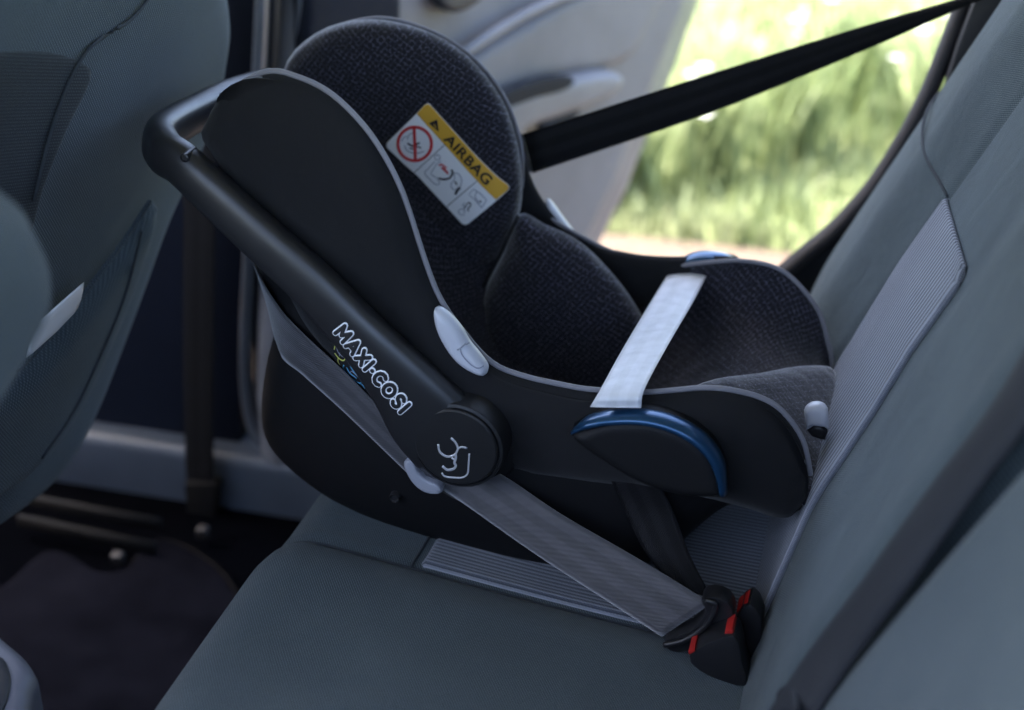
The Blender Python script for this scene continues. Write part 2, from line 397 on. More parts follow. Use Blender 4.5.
# stations: near rim (x,z,y), far rim (x,z,y), outer bottom (x,z), inner bottom (x,z)
ST = [
 ((-.588, .435, -.115), (-.622, .405, .115), (-.612, .405), (-.602, .42)),
 ((-.565, .490, -.160), (-.595, .460, .148), (-.606, .335), (-.555, .395)),
 ((-.519, .518, -.176), (-.528, .486, .160), (-.588, .27), (-.53, .34)),
 ((-.450, .506, -.180), (-.469, .478, .165), (-.576, .22), (-.505, .28)),
 ((-.408, .473, -.181), (-.416, .452, .166), (-.572, .18), (-.47, .22)),
 ((-.381, .427, -.182), (-.375, .407, .166), (-.580, .14), (-.43, .17)),
 ((-.365, .378, -.184), (-.354, .349, .167), (-.580, .088), (-.40, .14)),
 ((-.346, .323, -.188), (-.349, .282, .170), (-.566, .048), (-.37, .11)),
 ((-.320, .283, -.194), (-.310, .252, .175), (-.505, .018), (-.34, .09)),
 ((-.285, .249, -.198), (-.254, .224, .180), (-.42, -.008), (-.29, .08)),
 ((-.224, .237, -.200), (-.210, .212, .180), (-.31, -.022), (-.23, .08)),
 ((-.180, .236, -.198), (-.172, .212, .175), (-.235, -.026), (-.18, .095)),
 ((-.136, .241, -.192), (-.136, .225, .165), (-.17, -.018), (-.13, .12)),
 ((-.089, .250, -.186), (-.085, .238, .155), (-.118, .015), (-.085, .145)),
 ((-.051, .249, -.182), (-.040, .232, .150), (-.088, .05), (-.045, .155)),
 ((-.017, .233, -.178), (.000, .195, .147), (-.060, .075), (-.012, .145)),
 ((.008, .197, -.172), (.018, .155, .142), (-.03, .092), (.010, .12)),
 ((.019, .156, -.162), (.026, .125, .135), (-.004, .098), (.02, .10)),
 ((.015, .115, -.148), (.020, .100, .125), (.006, .10), (.019, .092)),
]
def stations(n=4):
    Nn = catmull([Vector((a[0], a[2], a[1])) for a, b, c, d in ST], n); Ff = catmull([Vector((b[0], b[2], b[1])) for a, b, c, d in ST], n)
    O = catmull([Vector((c[0], 0, c[1])) for a, b, c, d in ST], n); I = catmull([Vector((d[0], 0, d[1])) for a, b, c, d in ST], n)
    return Nn, Ff, O, I
Nn, Ff, Oo, Ii = stations()
def loft(name, mat, inner, parent, K=48, grow=0.0):
    verts, uv, faces = [], [], []; s = 0
    for i in range(len(Nn)):
        ex = .72-.30*min(1, max(0, (i/4-3.2)/3)); n, f = Nn[i], Ff[i]; m = (n+f)/2; b = (Ii if inner else Oo)[i].copy(); b.y = m.y
        if i: s += (m-(Nn[i-1]+Ff[i-1])/2).length*.6+(b-pb).length*.4
        pb = b; hw = (n-f)/2; row = 0; pp = None
        for j in range(K+1):
            ph = math.pi*j/K; c = math.copysign(abs(math.cos(ph))**(ex if not inner else .6), math.cos(ph)); d = abs(math.sin(ph))**(ex if not inner else .62)
            tap = 1-((.20 if i < 20 else max(.03, .20-.17*(i-20)/12)) if not inner else .3)*d*d
            w = hw*c*tap
            p = m+w+(b-m)*d
            g = (.006 if inner else -.0)  # liner tucked inside the shell rim
            if inner: p -= hw.normalized()*math.copysign(g, c)*(1 if 0 < j < K else .6)
            p.y += 0
            if pp is not None: row += (p-pp).length
            pp = p.copy(); verts.append(p); uv.append((row, s))
    W = K+1
    for i in range(len(Nn)-1):
        for j in range(K): a = i*W+j; faces.append((a, a+1, a+1+W, a+W))
    return verts, uv, faces, W
# outer shell: outside + inside skin, closed along the rim
vo, uo, fo, W = loft('shell', M['shell'], False, car); vi, ui, fi, _ = loft('x', None, True, car)
def skin_obj(name, v, uv, f, mat, off):
    # give the skin a thickness by offsetting along vertex normals
    me = bpy.data.meshes.new('t'); me.from_pydata([tuple(p) for p in v], [], f); me.update()
    nr = [Vector(x.normal) for x in me.vertices]; bpy.data.meshes.remove(me)
    n = len(v); vv = list(v)+[p+q*off for p, q in zip(v, nr)]; ff = list(f)+[tuple(k+n for k in reversed(x)) for x in f]
    rows = n//W; per = [j for j in range(W)]+[i*W+W-1 for i in range(1, rows)]+[(rows-1)*W+j for j in range(W-2, -1, -1)]+[i*W for i in range(rows-2, 0, -1)]
    for a, b in zip(per, per[1:]+per[:1]): ff.append((a, b, b+n, a+n))
    return from_py(name, vv, ff, mat, car, list(uv)*2)
def mid(v): 
    c = Vector((0, 0, 0))
    for p in v: c += p
    return c/len(v)
# pick offset sign so that thickness grows inward for the outer skin
shell = skin_obj('shell', vo, uo, fo, M['shell'], .004)
liner = skin_obj('liner', vi, ui, fi, M['liner'], .004)

# near side cloth cover
near_rim_px = [(187, 142), (209, 104), (255, 78), (290, 80), (330, 97), (370, 135), (400, 185), (418, 235), (438, 290), (465, 330), (500, 365), (560, 382), (600, 388), (650, 390), (700, 388), (740, 396), (775, 415), (800, 452), (808, 490)]
def rim(side, dy=0, dz=0): return [Vector((p.x, p.y+dy, p.z+dz)) for p in side]
def side_bend(x, z):       # follows the bellied side of the shell
    b = 0
    if x < -.33: b += .030*min(1, (-.33-x)/.22)**1.5
    if x > -.13: b += .035*min(1, (x+.13)/.16)**1.5
    return b
cov_px = smooth_px(near_rim_px, 4, False)+smooth_px([(804, 515), (792, 529), (772, 527), (745, 514), (700, 497), (660, 488), (600, 480), (540, 474), (505, 470), (470, 500), (420, 470), (375, 412), (340, 372), (300, 330), (275, 285), (262, 240), (215, 185)], 4, False)
cover = ypatch('side_cover', cov_px, -.188, .024, .035, M['cover'], car, res=.007, back=.01, bend=side_bend, prof=lambda x, z: .0042*math.sin(30*(x*.5+z)+3*math.sin(9*x))*(1 if x < -.25 else .4)+.0012*math.sin(70*(x+z*.3)))
cov_t = bvh(cover)
# the far side cover as well (seen only from behind the car seat)
def mirror_copy(o, name, parent, sy=-1, dy=-.015):
    me = o.data.copy(); n = bpy.data.objects.new(name, me); COL.objects.link(n)
    for v in me.vertices: v.co.y = sy*v.co.y+dy; v.co.x = -.30+(v.co.x+.30)*.90; v.co.z = .18+(v.co.z-.18)*.88-.012
    bm = bmesh.new(); bm.from_mesh(me); bmesh.ops.recalc_face_normals(bm, faces=bm.faces); bm.to_mesh(me); bm.free()
    n.parent = parent; n.matrix_parent_inverse = Matrix.Translation(-world_loc(parent)); return n
mirror_copy(cover, 'side_cover', car)
# piping round both rims
near_pipe = [Vector((p.x, -.188+side_bend(p.x, p.z)-.004, p.z)) for p in pxs(smooth_px(near_rim_px[1:], 2, False), -.188)]
tube('piping', near_pipe, .0027, M['piping'], car, k=8, n=3)
tube('piping', [Vector((p.x, p.y-.004, p.z+.002)) for p in Ff[2:]], .0026, M['piping'], car, k=8, n=2)
# far head wing and body pad: padded lobes standing off the far inner wall
wing_px = [(283, 74), (316, 33), (368, 19), (422, 29), (467, 55), (502, 99), (519, 150), (522, 200), (512, 232), (497, 262), (483, 292), (460, 320), (430, 335), (395, 320), (350, 250), (300, 150)]
wing = ypatch('head_wing', wing_px, .142, .030, .05, M['liner'], car, res=.007, back=.02, smooth=4)
pad_px = [(519, 214), (545, 224), (578, 240), (608, 268), (634, 302), (652, 338), (655, 375), (640, 400), (600, 410), (540, 405), (500, 392), (478, 350), (477, 318), (483, 290), (500, 255)]
pad = ypatch('body_pad', pad_px, .125, .040, .06, M['liner'], car, res=.007, back=.02, smooth=4)
# seams
tube('pad_seam', [p+Vector((0, -.012, 0)) for p in pxs([(521, 212), (505, 246), (484, 288), (476, 322), (480, 352)], .125)], .0022, M['ink'], car, k=6)
# foot-end padded lip
foot_px = [(735, 394), (770, 372), (800, 366), (834, 372), (838, 400), (832, 440), (822, 475), (814, 500), (806, 500), (802, 455), (776, 418)]
FN = Vector((.55, -.15, .83)).normalized(); FP0 = Vector((.0, 0, .168))
def onfoot(px, py): p = pPl(px, py, FP0, FN); return (p.x, p.y)
def footz(u, v): return FP0.z-(FN.x*(u-FP0.x)+FN.y*(v-FP0.y))/FN.z
foot_px = smooth_px([(688, 392), (715, 379), (760, 373), (800, 366), (832, 370), (836, 400), (832, 440), (824, 475), (815, 503), (800, 500), (790, 455), (765, 425), (730, 404)], 3)
patch('foot_pad', [onfoot(*p) for p in foot_px], lambda u, v, h: Vector((u, v, footz(u, v)))+FN*h, .010, .022, M['liner'], car, res=.006, back=.012)
# harness adjuster at the foot end
adj = pY(814, 420, -.02)
ypatch('harness_strap_keeper', [(804, 410), (808, 405), (820, 404), (828, 409), (830, 430), (824, 426), (814, 425), (806, 430)], -.09, .006, .006, M['grey_clip'], car, res=.003, back=.012, smooth=0)
ypatch('harness_pull_strap', [(807, 430), (814, 425), (823, 426), (828, 431), (825, 440), (812, 436)], -.088, .003, .004, M['black_plastic'], car, res=.003, back=.012, smooth=0)
tube('harness_tab', pxs([(774, 421), (781, 422), (787, 427)], -.06), .003, M['grey_clip'], car, k=8, flat=1.6, n=4)

# ---- handle
HP = [ # centre (px, py), Y, half width in plane, half thickness
 ((455, 448), -.222, .046, .020), ((430, 418), -.226, .046, .019), ((400, 380), -.228, .036, .017), ((359, 333), -.226, .0275, .016), ((309, 281), -.220, .025, .0155),
 ((257, 234), -.212, .0235, .015), ((212, 192), -.204, .0225, .015), ((182, 164), -.194, .0215, .016)]
path = [(pY(p[0], p[1], y), w, t) for p, y, w, t in HP]
c0 = path[-1][0]
path += [(Vector((-.622, -.178, .436)), .0225, .017), (Vector((-.645, -.138, .438)), .022, .0165), (Vector((-.656, -.03, .428)), .019, .016), (Vector((-.656, .05, .420)), .019, .016), (Vector((-.645, .125, .408)), .020, .016), (Vector((-.62, .172, .394)), .021, .016)]
far = [(Vector((p.x+.0, -p.y-.005, p.z-.02)), w, t) for p, w, t in path[:8]][::-1]
path += far
cen = catmull([p for p, w, t in path], 8); ww = scal([w for p, w, t in path]); tt = scal([t for p, w, t in path])
# frame: 'wide' axis lies in the plane that holds the arm; it turns with the bend
def handle_mesh():
    verts, faces, uv = [], [], []; K = 32; L = len(cen); s = 0
    for i in range(L):
        t = (cen[min(i+1, L-1)]-cen[max(i-1, 0)]).normalized()
        # outward direction (thin axis) : radial away from the carrier middle
        f = min(max((abs(cen[i].y)-.12)/.08, 0), 1)
        out = Vector((-(1-f)*.9, math.copysign(1, cen[i].y)*f, (1-f)*.25)); out = (out-t*out.dot(t)).normalized()
        wd = t.cross(out).normalized()
        if i: s += (cen[i]-cen[i-1]).length
        for j in range(K):
            a = 2*math.pi*j/K; ca, sa = math.cos(a), math.sin(a)
            ca = math.copysign(abs(ca)**.75, ca); sa = math.copysign(abs(sa)**.75, sa)
            verts.append(cen[i]+wd*ww[i]*ca+out*tt[i]*sa); uv.append((j/K, s))
    for i in range(L-1):
        for j in range(K): faces.append((i*K+j, i*K+(j+1) % K, (i+1)*K+(j+1) % K, (i+1)*K+j))
    faces += [tuple(range(K)), tuple(range((L-1)*K, L*K))]
    return from_py('handle', verts, faces, M['handle'], car, uv)
handle = handle_mesh()
hsm = handle.modifiers.new('s', 'SUBSURF'); hsm.levels = 1; hsm.render_levels = 1
ht = bvh(handle)
PV = pY(455, 450, -.22)
# pivot housing on the shell, disc, its groove
lathe_y('pivot_housing', pY(466, 432, -.20), [(.062, -.175), (.062, -.200), (.058, -.206), (.052, -.208)], M['shell'], car)
disc = lathe_y('pivot_disc', pY(455, 449, -.246), [(.047, -.20), (.047, -.238), (.0462, -.2405), (.0435, -.2415), (.0430, -.2395), (.0422, -.2395), (.0416, -.2430), (.040, -.2445), (.02, -.2455), (.004, -.2457)], M['disc'], handle)
lathe_y('pivot_disc', pY(455, 449, -.246)+Vector((0, 0, -.02)), [(.047, .19), (.047, .228), (.044, .236), (.004, .238)], M['disc'], handle)
dt = bvh(disc)
z = lambda X, Y_: (300+X/3.55, 300+Y_/3.55)
em = []
for pts, w in (([(490, 512), (497, 540), (522, 556), (548, 550), (560, 528), (552, 506), (536, 490)], 2.1), ([(560, 528), (575, 522), (594, 527)], 1.8), ([(552, 545), (553, 562), (548, 578), (553, 588), (545, 600), (522, 604), (505, 590)], 2.5), ([(538, 560), (552, 570)], 1.6),
                ([(601, 545), (598, 590), (594, 618), (575, 632), (540, 632), (512, 627), (502, 614)], 1.8)):
    em.append(decal('e', stroke_px([z(*p) for p in pts], w), dt, -.246, .0004, M['silver'], None, res=.0015))
join('emblem', em, disc)
# light grey release slide under the disc
arc = [(404, 462), (409, 476), (418, 487), (430, 493), (442, 492), (438, 484), (427, 479), (418, 470), (413, 459)]
ypatch('release_slide', arc, -.218, .003, .002, M['mid_clip'], car, res=.003, back=.02, smooth=3)
lathe_y('screw', pY(184, 158, -.211), [(.0045, -.19), (.0045, -.2110), (.0034, -.2118), (.0028, -.2100), (.001, -.2100)], M['handle'], handle, k=24)

# lettering on the handle arm
def text_mesh(body, size, offset, spacing=1.0):
    cu = bpy.data.curves.new('txt', 'FONT'); cu.body = body; cu.size = size; cu.offset = offset; cu.space_character = spacing; cu.resolution_u = 4
    o = bpy.data.objects.new('txt', cu); COL.objects.link(o); bpy.context.view_layer.update()
    me = bpy.data.meshes.new_from_object(o.evaluated_get(bpy.context.evaluated_depsgraph_get())); bpy.data.objects.remove(o)
    return me
def lay_text(name, body, p0, p1, hpx, wpx_dir, Yd, tree, lift, mat, parent, off=.0, spacing=1.0, th=.0004, ref=None):
    """flat letters whose baseline runs p0->p1 (px) and whose capitals are hpx tall, laid on a surface"""
    me = text_mesh(body, 1.0, off, spacing)
    rf = text_mesh(body, 1.0, 0, spacing)
    xs = [v.co.x for v in rf.vertices]; ys = [v.co.y for v in rf.vertices]; x0, x1, y1 = min(xs), max(xs), max(ys)
    bpy.data.meshes.remove(rf)
    bm = bmesh.new(); bm.from_mesh(me); bmesh.ops.triangulate(bm, faces=bm.faces)
    for _ in range(2):
        lg = [e for e in bm.edges if e.calc_length() > .12]
        if lg: bmesh.ops.subdivide_edges(bm, edges=lg, cuts=1); bmesh.ops.triangulate(bm, faces=bm.faces)
    for v in bm.verts:
        a = (v.co.x-x0)/(x1-x0); b = v.co.y/y1
        px = p0[0]+(p1[0]-p0[0])*a+wpx_dir[0]*hpx*b; py = p0[1]+(p1[1]-p0[1])*a+wpx_dir[1]*hpx*b
        q = pY(px, py, Yd); hit = tree.ray_cast(Vector((q.x, -.6, q.z)), Vector((0, 1, 0)))
        v.co = Vector((q.x, (hit[0].y if hit[0] else Yd)-lift, q.z))
    r = bmesh.ops.extrude_face_region(bm, geom=bm.faces[:])
    bmesh.ops.translate(bm, vec=(0, -th, 0), verts=[g for g in r['geom'] if isinstance(g, bmesh.types.BMVert)])
    bmesh.ops.recalc_face_normals(bm, faces=bm.faces); bm.to_mesh(me); bm.free()
    return link(name, me, mat, parent, smooth=False)
d = Vector((410-337, 407-332)); d.normalize(); upd = (d.y, -d.x)
logo = empty('x', (0, 0, 0), None, None); bpy.data.objects.remove(logo)
def capsule_px(pts, w, n=4):
    """stroke with round ends"""
    P = catmull([Vector((x, y, 0)) for x, y in pts], n) if len(pts) > 2 and n > 1 else [Vector((x, y, 0)) for x, y in pts]
    l, r_ = [], []
    for i, p in enumerate(P):
        t = (P[min(i+1, len(P)-1)]-P[max(i-1, 0)]).normalized(); q = Vector((-t.y, t.x, 0))*w/2
        l.append(p+q); r_.append(p-q)
    def cap(c, q): a0 = math.atan2(q.y, q.x); return [c+Vector((math.cos(a0-k*math.pi/6), math.sin(a0-k*math.pi/6), 0))*w/2 for k in range(1, 6)]
    o = l+cap(P[-1], l[-1]-P[-1])+r_[::-1]+cap(P[0], r_[0]-P[0])
    return [(p.x, p.y) for p in o]
def arcp(cx, cy, rx, ry, a0, a1, n=9): return [(cx+rx*math.cos(math.radians(a0+(a1-a0)*k/n)), cy+ry*math.sin(math.radians(a0+(a1-a0)*k/n))) for k in range(n+1)]
GL = {'M': (.95, [([(0, 0), (.06, 1)], 1), ([(.06, 1), (.47, .30)], 1), ([(.47, .30), (.88, 1)], 1), ([(.88, 1), (.95, 0)], 1)]), 'A': (.86, [([(0, 0), (.43, 1)], 1), ([(.43, 1), (.86, 0)], 1), ([(.2, .32), (.66, .32)], 1)]),
      'X': (.74, [([(0, 0), (.74, 1)], 1), ([(0, 1), (.74, 0)], 1)]), 'I': (.0, [([(0, 0), (0, 1)], 1)]), '.': (.04, [([(0, .45), (.04, .45)], 1)]),
      'C': (.76, [(arcp(.45, .5, .45, .5, 50, 310), 1)]), 'O': (.92, [(arcp(.46, .5, .46, .5, 0, 182), 1), (arcp(.46, .5, .46, .5, 180, 362), 1)]),
      'S': (.62, [([(.60, .86), (.42, 1.0), (.16, .98), (.04, .76), (.18, .56), (.44, .46), (.60, .26), (.48, .03), (.22, -.02), (.02, .14)], 4)])}
d = Vector((.655, .755)); upd = (d.y, -d.x); org = Vector((334.5, 334)); H = 12.2; pen = 0; wl, bl = [], []
for q, ch in enumerate('MAXI.COSI'):
    wd, st = GL[ch]
    for pts, sm_ in st:
        pp = [org+d*((pen+a)*H)+Vector(upd)*(H*b) for a, b in pts]; pp = [(v.x, v.y) for v in pp]
        wl.append(decal('w', capsule_px(pp, 6.4, sm_ if sm_ > 1 else 1), ht, -.243, .0003+.00002*len(wl), M['white'], None, res=.003))
        bl.append(decal('b', capsule_px(pp, 4.0, sm_ if sm_ > 1 else 1), ht, -.243, .0011+.00002*len(bl), M['ink'], None, res=.003))
    pen += wd+(.40 if ch not in 'I.' and 'MAXI.COSI'[q+1:q+2] not in 'I.' else .46)
print('text length px', pen*H)
join('lettering_outline', wl, handle); join('lettering', bl, handle)
# small coloured sticker peeping out under the arm: yellow ring and blue outlined shapes on black
stk = []
sp = [z(118, 150), z(135, 148), z(200, 225), z(245, 290), z(230, 302), z(165, 262), z(130, 215)]
base = decal('s', sp, cov_t, -.2, .0010, M['ink'], None)
for pts, w, c in (([(120, 178), (128, 158), (148, 156), (162, 175), (166, 198), (155, 212), (135, 205), (122, 190)], 1.3, 'stk_yellow'), ([(136, 205), (132, 222), (138, 236)], 1.2, 'stk_yellow'), ([(130, 165), (138, 185), (158, 200)], .8, 'greyink'), ([(140, 200), (146, 180), (160, 178)], .8, 'greyink'),
                  ([(158, 228), (150, 248), (170, 268), (200, 282), (222, 284), (228, 268), (205, 250), (190, 235), (185, 226)], 1.3, 'stk_blue'), ([(168, 235), (180, 255), (210, 268)], 1.2, 'stk_blue'), ([(176, 262), (190, 245), (214, 262)], 1.0, 'greyink'), ([(225, 285), (236, 292), (240, 300)], 1.2, 'stk_blue')):
    stk.append(decal('s', stroke_px([z(*p) for p in pts], w), cov_t, -.2, .0022, M[c], None, res=.0015))
join('small_sticker', [base]+stk, car)

# ---- belt guide (light grey lens) on the near cover, and on the far rim
z2 = lambda X, Y_: (300+X/3.55, 300+Y_/3.55)
lens = [z2(*p) for p in [(478, 32), (494, 28), (530, 52), (572, 100), (600, 148), (630, 185), (660, 225), (668, 248), (658, 264), (630, 260), (585, 236), (545, 200), (505, 140), (482, 80)]]
bg = ypatch('belt_guide', lens, -.206, .010, .008, M['grey_clip'], car, res=.003, back=.01, smooth=3)
bt = bvh(bg)
in1 = [z2(*p) for p in [(571, 168), (578, 150), (600, 152), (628, 185), (652, 222), (656, 238), (630, 240), (600, 222), (580, 200)]]
gr = [decal('g', stroke_px([z2(*p) for p in [(571, 168), (576, 190), (596, 216), (628, 240), (654, 240)]], 1.0), bt, -.215, .0006, M['greyink'], None, res=.002),
      decal('g', stroke_px([z2(*p) for p in [(560, 175), (585, 160), (603, 150)]], 1.6), bt, -.215, .0007, M['mid_clip'], None, res=.002)]
join('guide_slot', gr, bg)
ypatch('belt_guide', [(546, 200), (552, 203), (566, 222), (582, 243), (585, 249), (572, 241), (556, 222)], .185, .012, .008, M['grey_clip'], car, res=.004, back=.01, smooth=3)

# ---- blue belt hooks
def hook(pts_body, Y, T, depth, top, rr, par):
    h = ypatch('belt_hook', pts_body, Y, T, .014, M['shell'], par, res=.004, back=depth, smooth=3)
    tube('blue_trim', [p+Vector((0, -T*.55, 0)) for p in pxs(top, Y)], rr, M['blue'], h, k=12, n=5, flat=2.2)
    return h
hook([(572, 430), (590, 416), (615, 409), (650, 409), (682, 418), (706, 434), (722, 456), (728, 486), (712, 492), (680, 490), (640, 477), (605, 456)], -.216, .020, .025,
     [(574, 427), (592, 416), (620, 411), (652, 412), (682, 421), (706, 437), (720, 458), (725, 486)], [.0015, .0052, .0058, .0058, .006, .0062, .006, .004], car)
hook([(666, 272), (680, 260), (700, 253), (722, 255), (740, 262), (740, 285), (700, 290)], .185, .012, .02,
     [(670, 271), (684, 261), (700, 256), (722, 257), (738, 263)], [.002, .006, .007, .007, .005], car)

# ---- airbag warning label on the head wing
wt = bvh(wing); zl = lambda X, Y_: (380+X/5.07, 90+Y_/5.07)
LY = .118
def lab(name, pts, lift, mat, parent, res=.003): return decal(name, [zl(*p) for p in pts], wt, LY, lift, M[mat], parent, res)
lb = lab('warning_label', [(262, 62), (270, 72), (642, 484), (651, 500), (645, 515), (455, 668), (440, 673), (425, 668), (200, 425), (130, 365), (45, 282), (41, 268), (48, 255), (185, 120), (238, 65), (250, 59)], .0008, 'white', car)
yl = lab('yellow_band', [(197, 111), (238, 67), (250, 61), (262, 64), (270, 73), (641, 485), (649, 500), (644, 513), (592, 552)], .0014, 'yellow', lb)
def lstroke(pts, w, mat='ink', n=4, lift=.0019): return decal('k', stroke_px([zl(*p) for p in pts], w, n), wt, LY, lift, M[mat], None, res=.002)
ring = [(187+85*math.cos(a), 262+85*math.sin(a)) for a in [i*2*math.pi/28 for i in range(29)]]
rg = [lstroke(ring[:15], 3.0, 'redink', 1), lstroke(ring[14:], 3.0, 'redink', 1), lstroke([(184, 180), (190, 345)], 3.0, 'redink', 1)]
join('prohibition_ring', rg, lb)
pic = [lstroke([(150, 258), (168, 270), (185, 276)], 1.8), lstroke([(180, 272), (200, 262), (212, 256)], 1.8), lstroke([(160, 282), (178, 288), (200, 276), (220, 284)], 1.2, 'ink'), lstroke([(135, 270), (150, 296), (190, 310), (235, 300)], .9, 'greyink'), lstroke([(150, 240), (160, 215), (185, 205)], .8, 'greyink'), lstroke([(120, 250), (132, 230), (150, 225)], .8, 'greyink'),
       lstroke([(341, 264), (183, 408)], .7, 'ink', 1), lstroke([(505, 446), (345, 582)], .7, 'ink', 1),
       lstroke([(300, 322)]+[(302+14*math.cos(a), 330+14*math.sin(a)) for a in [-.9+i*.66 for i in range(10)]], .7, 'greyink', 1), lstroke([(290, 350), (268, 372), (252, 392), (238, 402), (242, 420), (262, 440), (285, 462), (305, 468), (312, 455), (300, 440)], .8, 'greyink'), lstroke([(322, 350), (302, 360), (284, 385), (270, 412), (295, 432), (325, 440)], .7, 'greyink'),
       lstroke([(372, 392), (378, 408), (366, 432), (345, 440), (322, 440), (308, 434)], 2.0, 'ink'), lstroke([(385, 408), (410, 415), (424, 445), (420, 470), (412, 490)], .8, 'greyink'), lstroke([(385, 408), (388, 440), (370, 465), (375, 485), (392, 495), (410, 480)], .8, 'greyink'), lstroke([(390, 452), (400, 468)], 1.6), lstroke([(415, 482), (400, 500), (392, 518)], 2.6, 'ink'),
       lstroke([(482, 492), (460, 518), (492, 545), (525, 585)], .8, 'greyink', 1), lstroke([(525, 585), (548, 548), (520, 515), (484, 491)], .8, 'greyink', 1), lstroke([(500, 505), (492, 530), (512, 560)], .8, 'greyink'), lstroke([(515, 548), (522, 560)], 1.2, 'ink', 1),
       lstroke([(405, 602), (420, 590), (440, 596)], .8, 'greyink', 1), lstroke([(440, 596), (434, 622), (415, 618), (405, 603)], .8, 'greyink', 1), lstroke([(436, 590), (448, 570), (462, 558), (470, 572), (455, 590), (460, 602)], 1.1, 'ink'), lstroke([(440, 578), (428, 572), (440, 560)], .8, 'greyink')]
join('pictogram', pic, lb)
join('red_figure', [lstroke([(308, 372), (322, 366), (340, 378)], 1.6, 'redink'), lstroke([(322, 380), (336, 392), (352, 408), (350, 414)], 2.2, 'redink'), lstroke([(338, 386), (348, 378)], 1.4, 'redink', 1)], lb)
join('warning_triangle', [lab('t', [(258, 158), (301, 138), (309, 200)], .0019, 'ink', None, .002)], yl)
lstroke([(284, 158), (296, 180)], .9, 'yellow', 1, .0024).name = 'triangle_mark'
bpy.data.objects['triangle_mark'].parent = yl; bpy.data.objects['triangle_mark'].matrix_parent_inverse = Matrix()
dd = Vector((565-335, 478-235)); dd.normalize()
lay_text('lettering', 'AIRBAG', zl(333, 240), zl(545, 472), 9.3, (dd.y, -dd.x), LY, wt, .0019, M['ink'], yl, off=.02, spacing=1.06)

# ================================================================== SEAT BELT OVER THE CARRIER
sb = empty('seat_belt', (.13, .42, .5), 'webbing belt wrapped round the infant seat, clipped into the buckle', 'seat belt')
def LY_(pts, Ys): return [pY(x, y, Y) for (x, y), Y in zip(pts, Ys)]
# shoulder run; its backlit shade is put into the webbing colour
ribbon('shoulder_belt', LY_([(1000, -20), (958, -2), (860, 27), (700, 77), (523, 134)], (.44, .42, .37, .30, .22)), LY_([(1004, -8), (966, 6), (870, 48), (715, 111), (533, 173)], (.44, .42, .37, .30, .22)), M['belt_black_shaded'], sb, n=10, cup=.002)
# round the back of the shell
sht = bvh(shell)
def hug(Y, z):
    h = sht.ray_cast(Vector((-.95, Y, z)), Vector((1, 0, 0))); return Vector(((h[0].x if h[0] else -.6)-.004, Y, z))
def hugs(px, py):      # lies on the near side of the shell
    r = ray(px, py); h = sht.ray_cast(CAM+r*.6, r.normalized()); p = h[0] if h[0] else pY(px, py, -.17); return p-r.normalized()*.006
sp_ = hugs(395, 497)
lathe_y('screw', (sp_.x, 0, sp_.z), [(.006, sp_.y+.03), (.006, sp_.y-.001), (.0048, sp_.y-.003), (.0035, sp_.y-.001), (.001, sp_.y-.001)], M['handle'], car, k=24)
A = [pY(523, 134, .22), Vector((-.47, .20, .37))]+[hug(y, z) for y, z in ((.13, .32), (.06, .312), (-.02, .30), (-.08, .285))]+[pY(277, 304, -.150), pY(304, 334, -.184), pY(345, 372, -.205), pY(400, 425, -.214), pY(455, 455, -.212)]
B = [pY(533, 173, .22), Vector((-.46, .20, .32))]+[hug(y, z) for y, z in ((.13, .275), (.06, .265), (-.02, .25), (-.08, .235))]+[pY(279, 352, -.150), pY(304, 376, -.184), pY(345, 413, -.205), pY(398, 464, -.214), pY(425, 490, -.212)]
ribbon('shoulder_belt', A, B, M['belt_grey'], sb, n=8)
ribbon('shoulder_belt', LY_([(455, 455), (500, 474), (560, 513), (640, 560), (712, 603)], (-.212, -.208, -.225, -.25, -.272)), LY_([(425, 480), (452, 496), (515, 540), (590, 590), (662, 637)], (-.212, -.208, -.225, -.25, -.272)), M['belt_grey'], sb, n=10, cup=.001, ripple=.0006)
# lap run over the carrier, hook to hook; sheen painted as paler webbing
ribbon('lap_belt', LY_([(672, 268), (652, 300), (622, 350), (600, 390), (590, 407)], (.19, .08, -.09, -.216, -.228)), LY_([(711, 266), (694, 300), (668, 345), (645, 388), (641, 408)], (.19, .08, -.09, -.216, -.228)), M['belt_sheen'], sb, n=10, cup=.0015)
ribbon('lap_belt', LY_([(603, 462), (622, 505), (645, 552), (674, 588)], (-.204, -.205, -.225, -.255)), LY_([(660, 484), (675, 515), (690, 555), (712, 598)], (-.204, -.205, -.225, -.255)), M['belt_black_shaded'], sb, n=10, cup=.001)
ribbon('lap_belt', [Vector((-.12, .19, .215)), Vector((-.10, .24, .12)), Vector((-.02, .30, .03))], [Vector((-.075, .19, .215)), Vector((-.055, .24, .12)), Vector((.02, .30, .03))], M['belt_black_shaded'], sb)
# tongue
tg = prism('belt_tongue', [(664, 641), (690, 631), (706, 612), (700, 602), (712, 597), (728, 603), (734, 618), (726, 634), (706, 646), (680, 653), (668, 650)], -.284, -.262, M['black_plastic'], sb, bev=.004, smooth=2)
tube('tongue_rim', [p for p in pxs([(664, 645), (685, 640), (705, 626), (716, 606), (706, 600)], -.288)], .003, M['black_plastic'], tg, k=8)
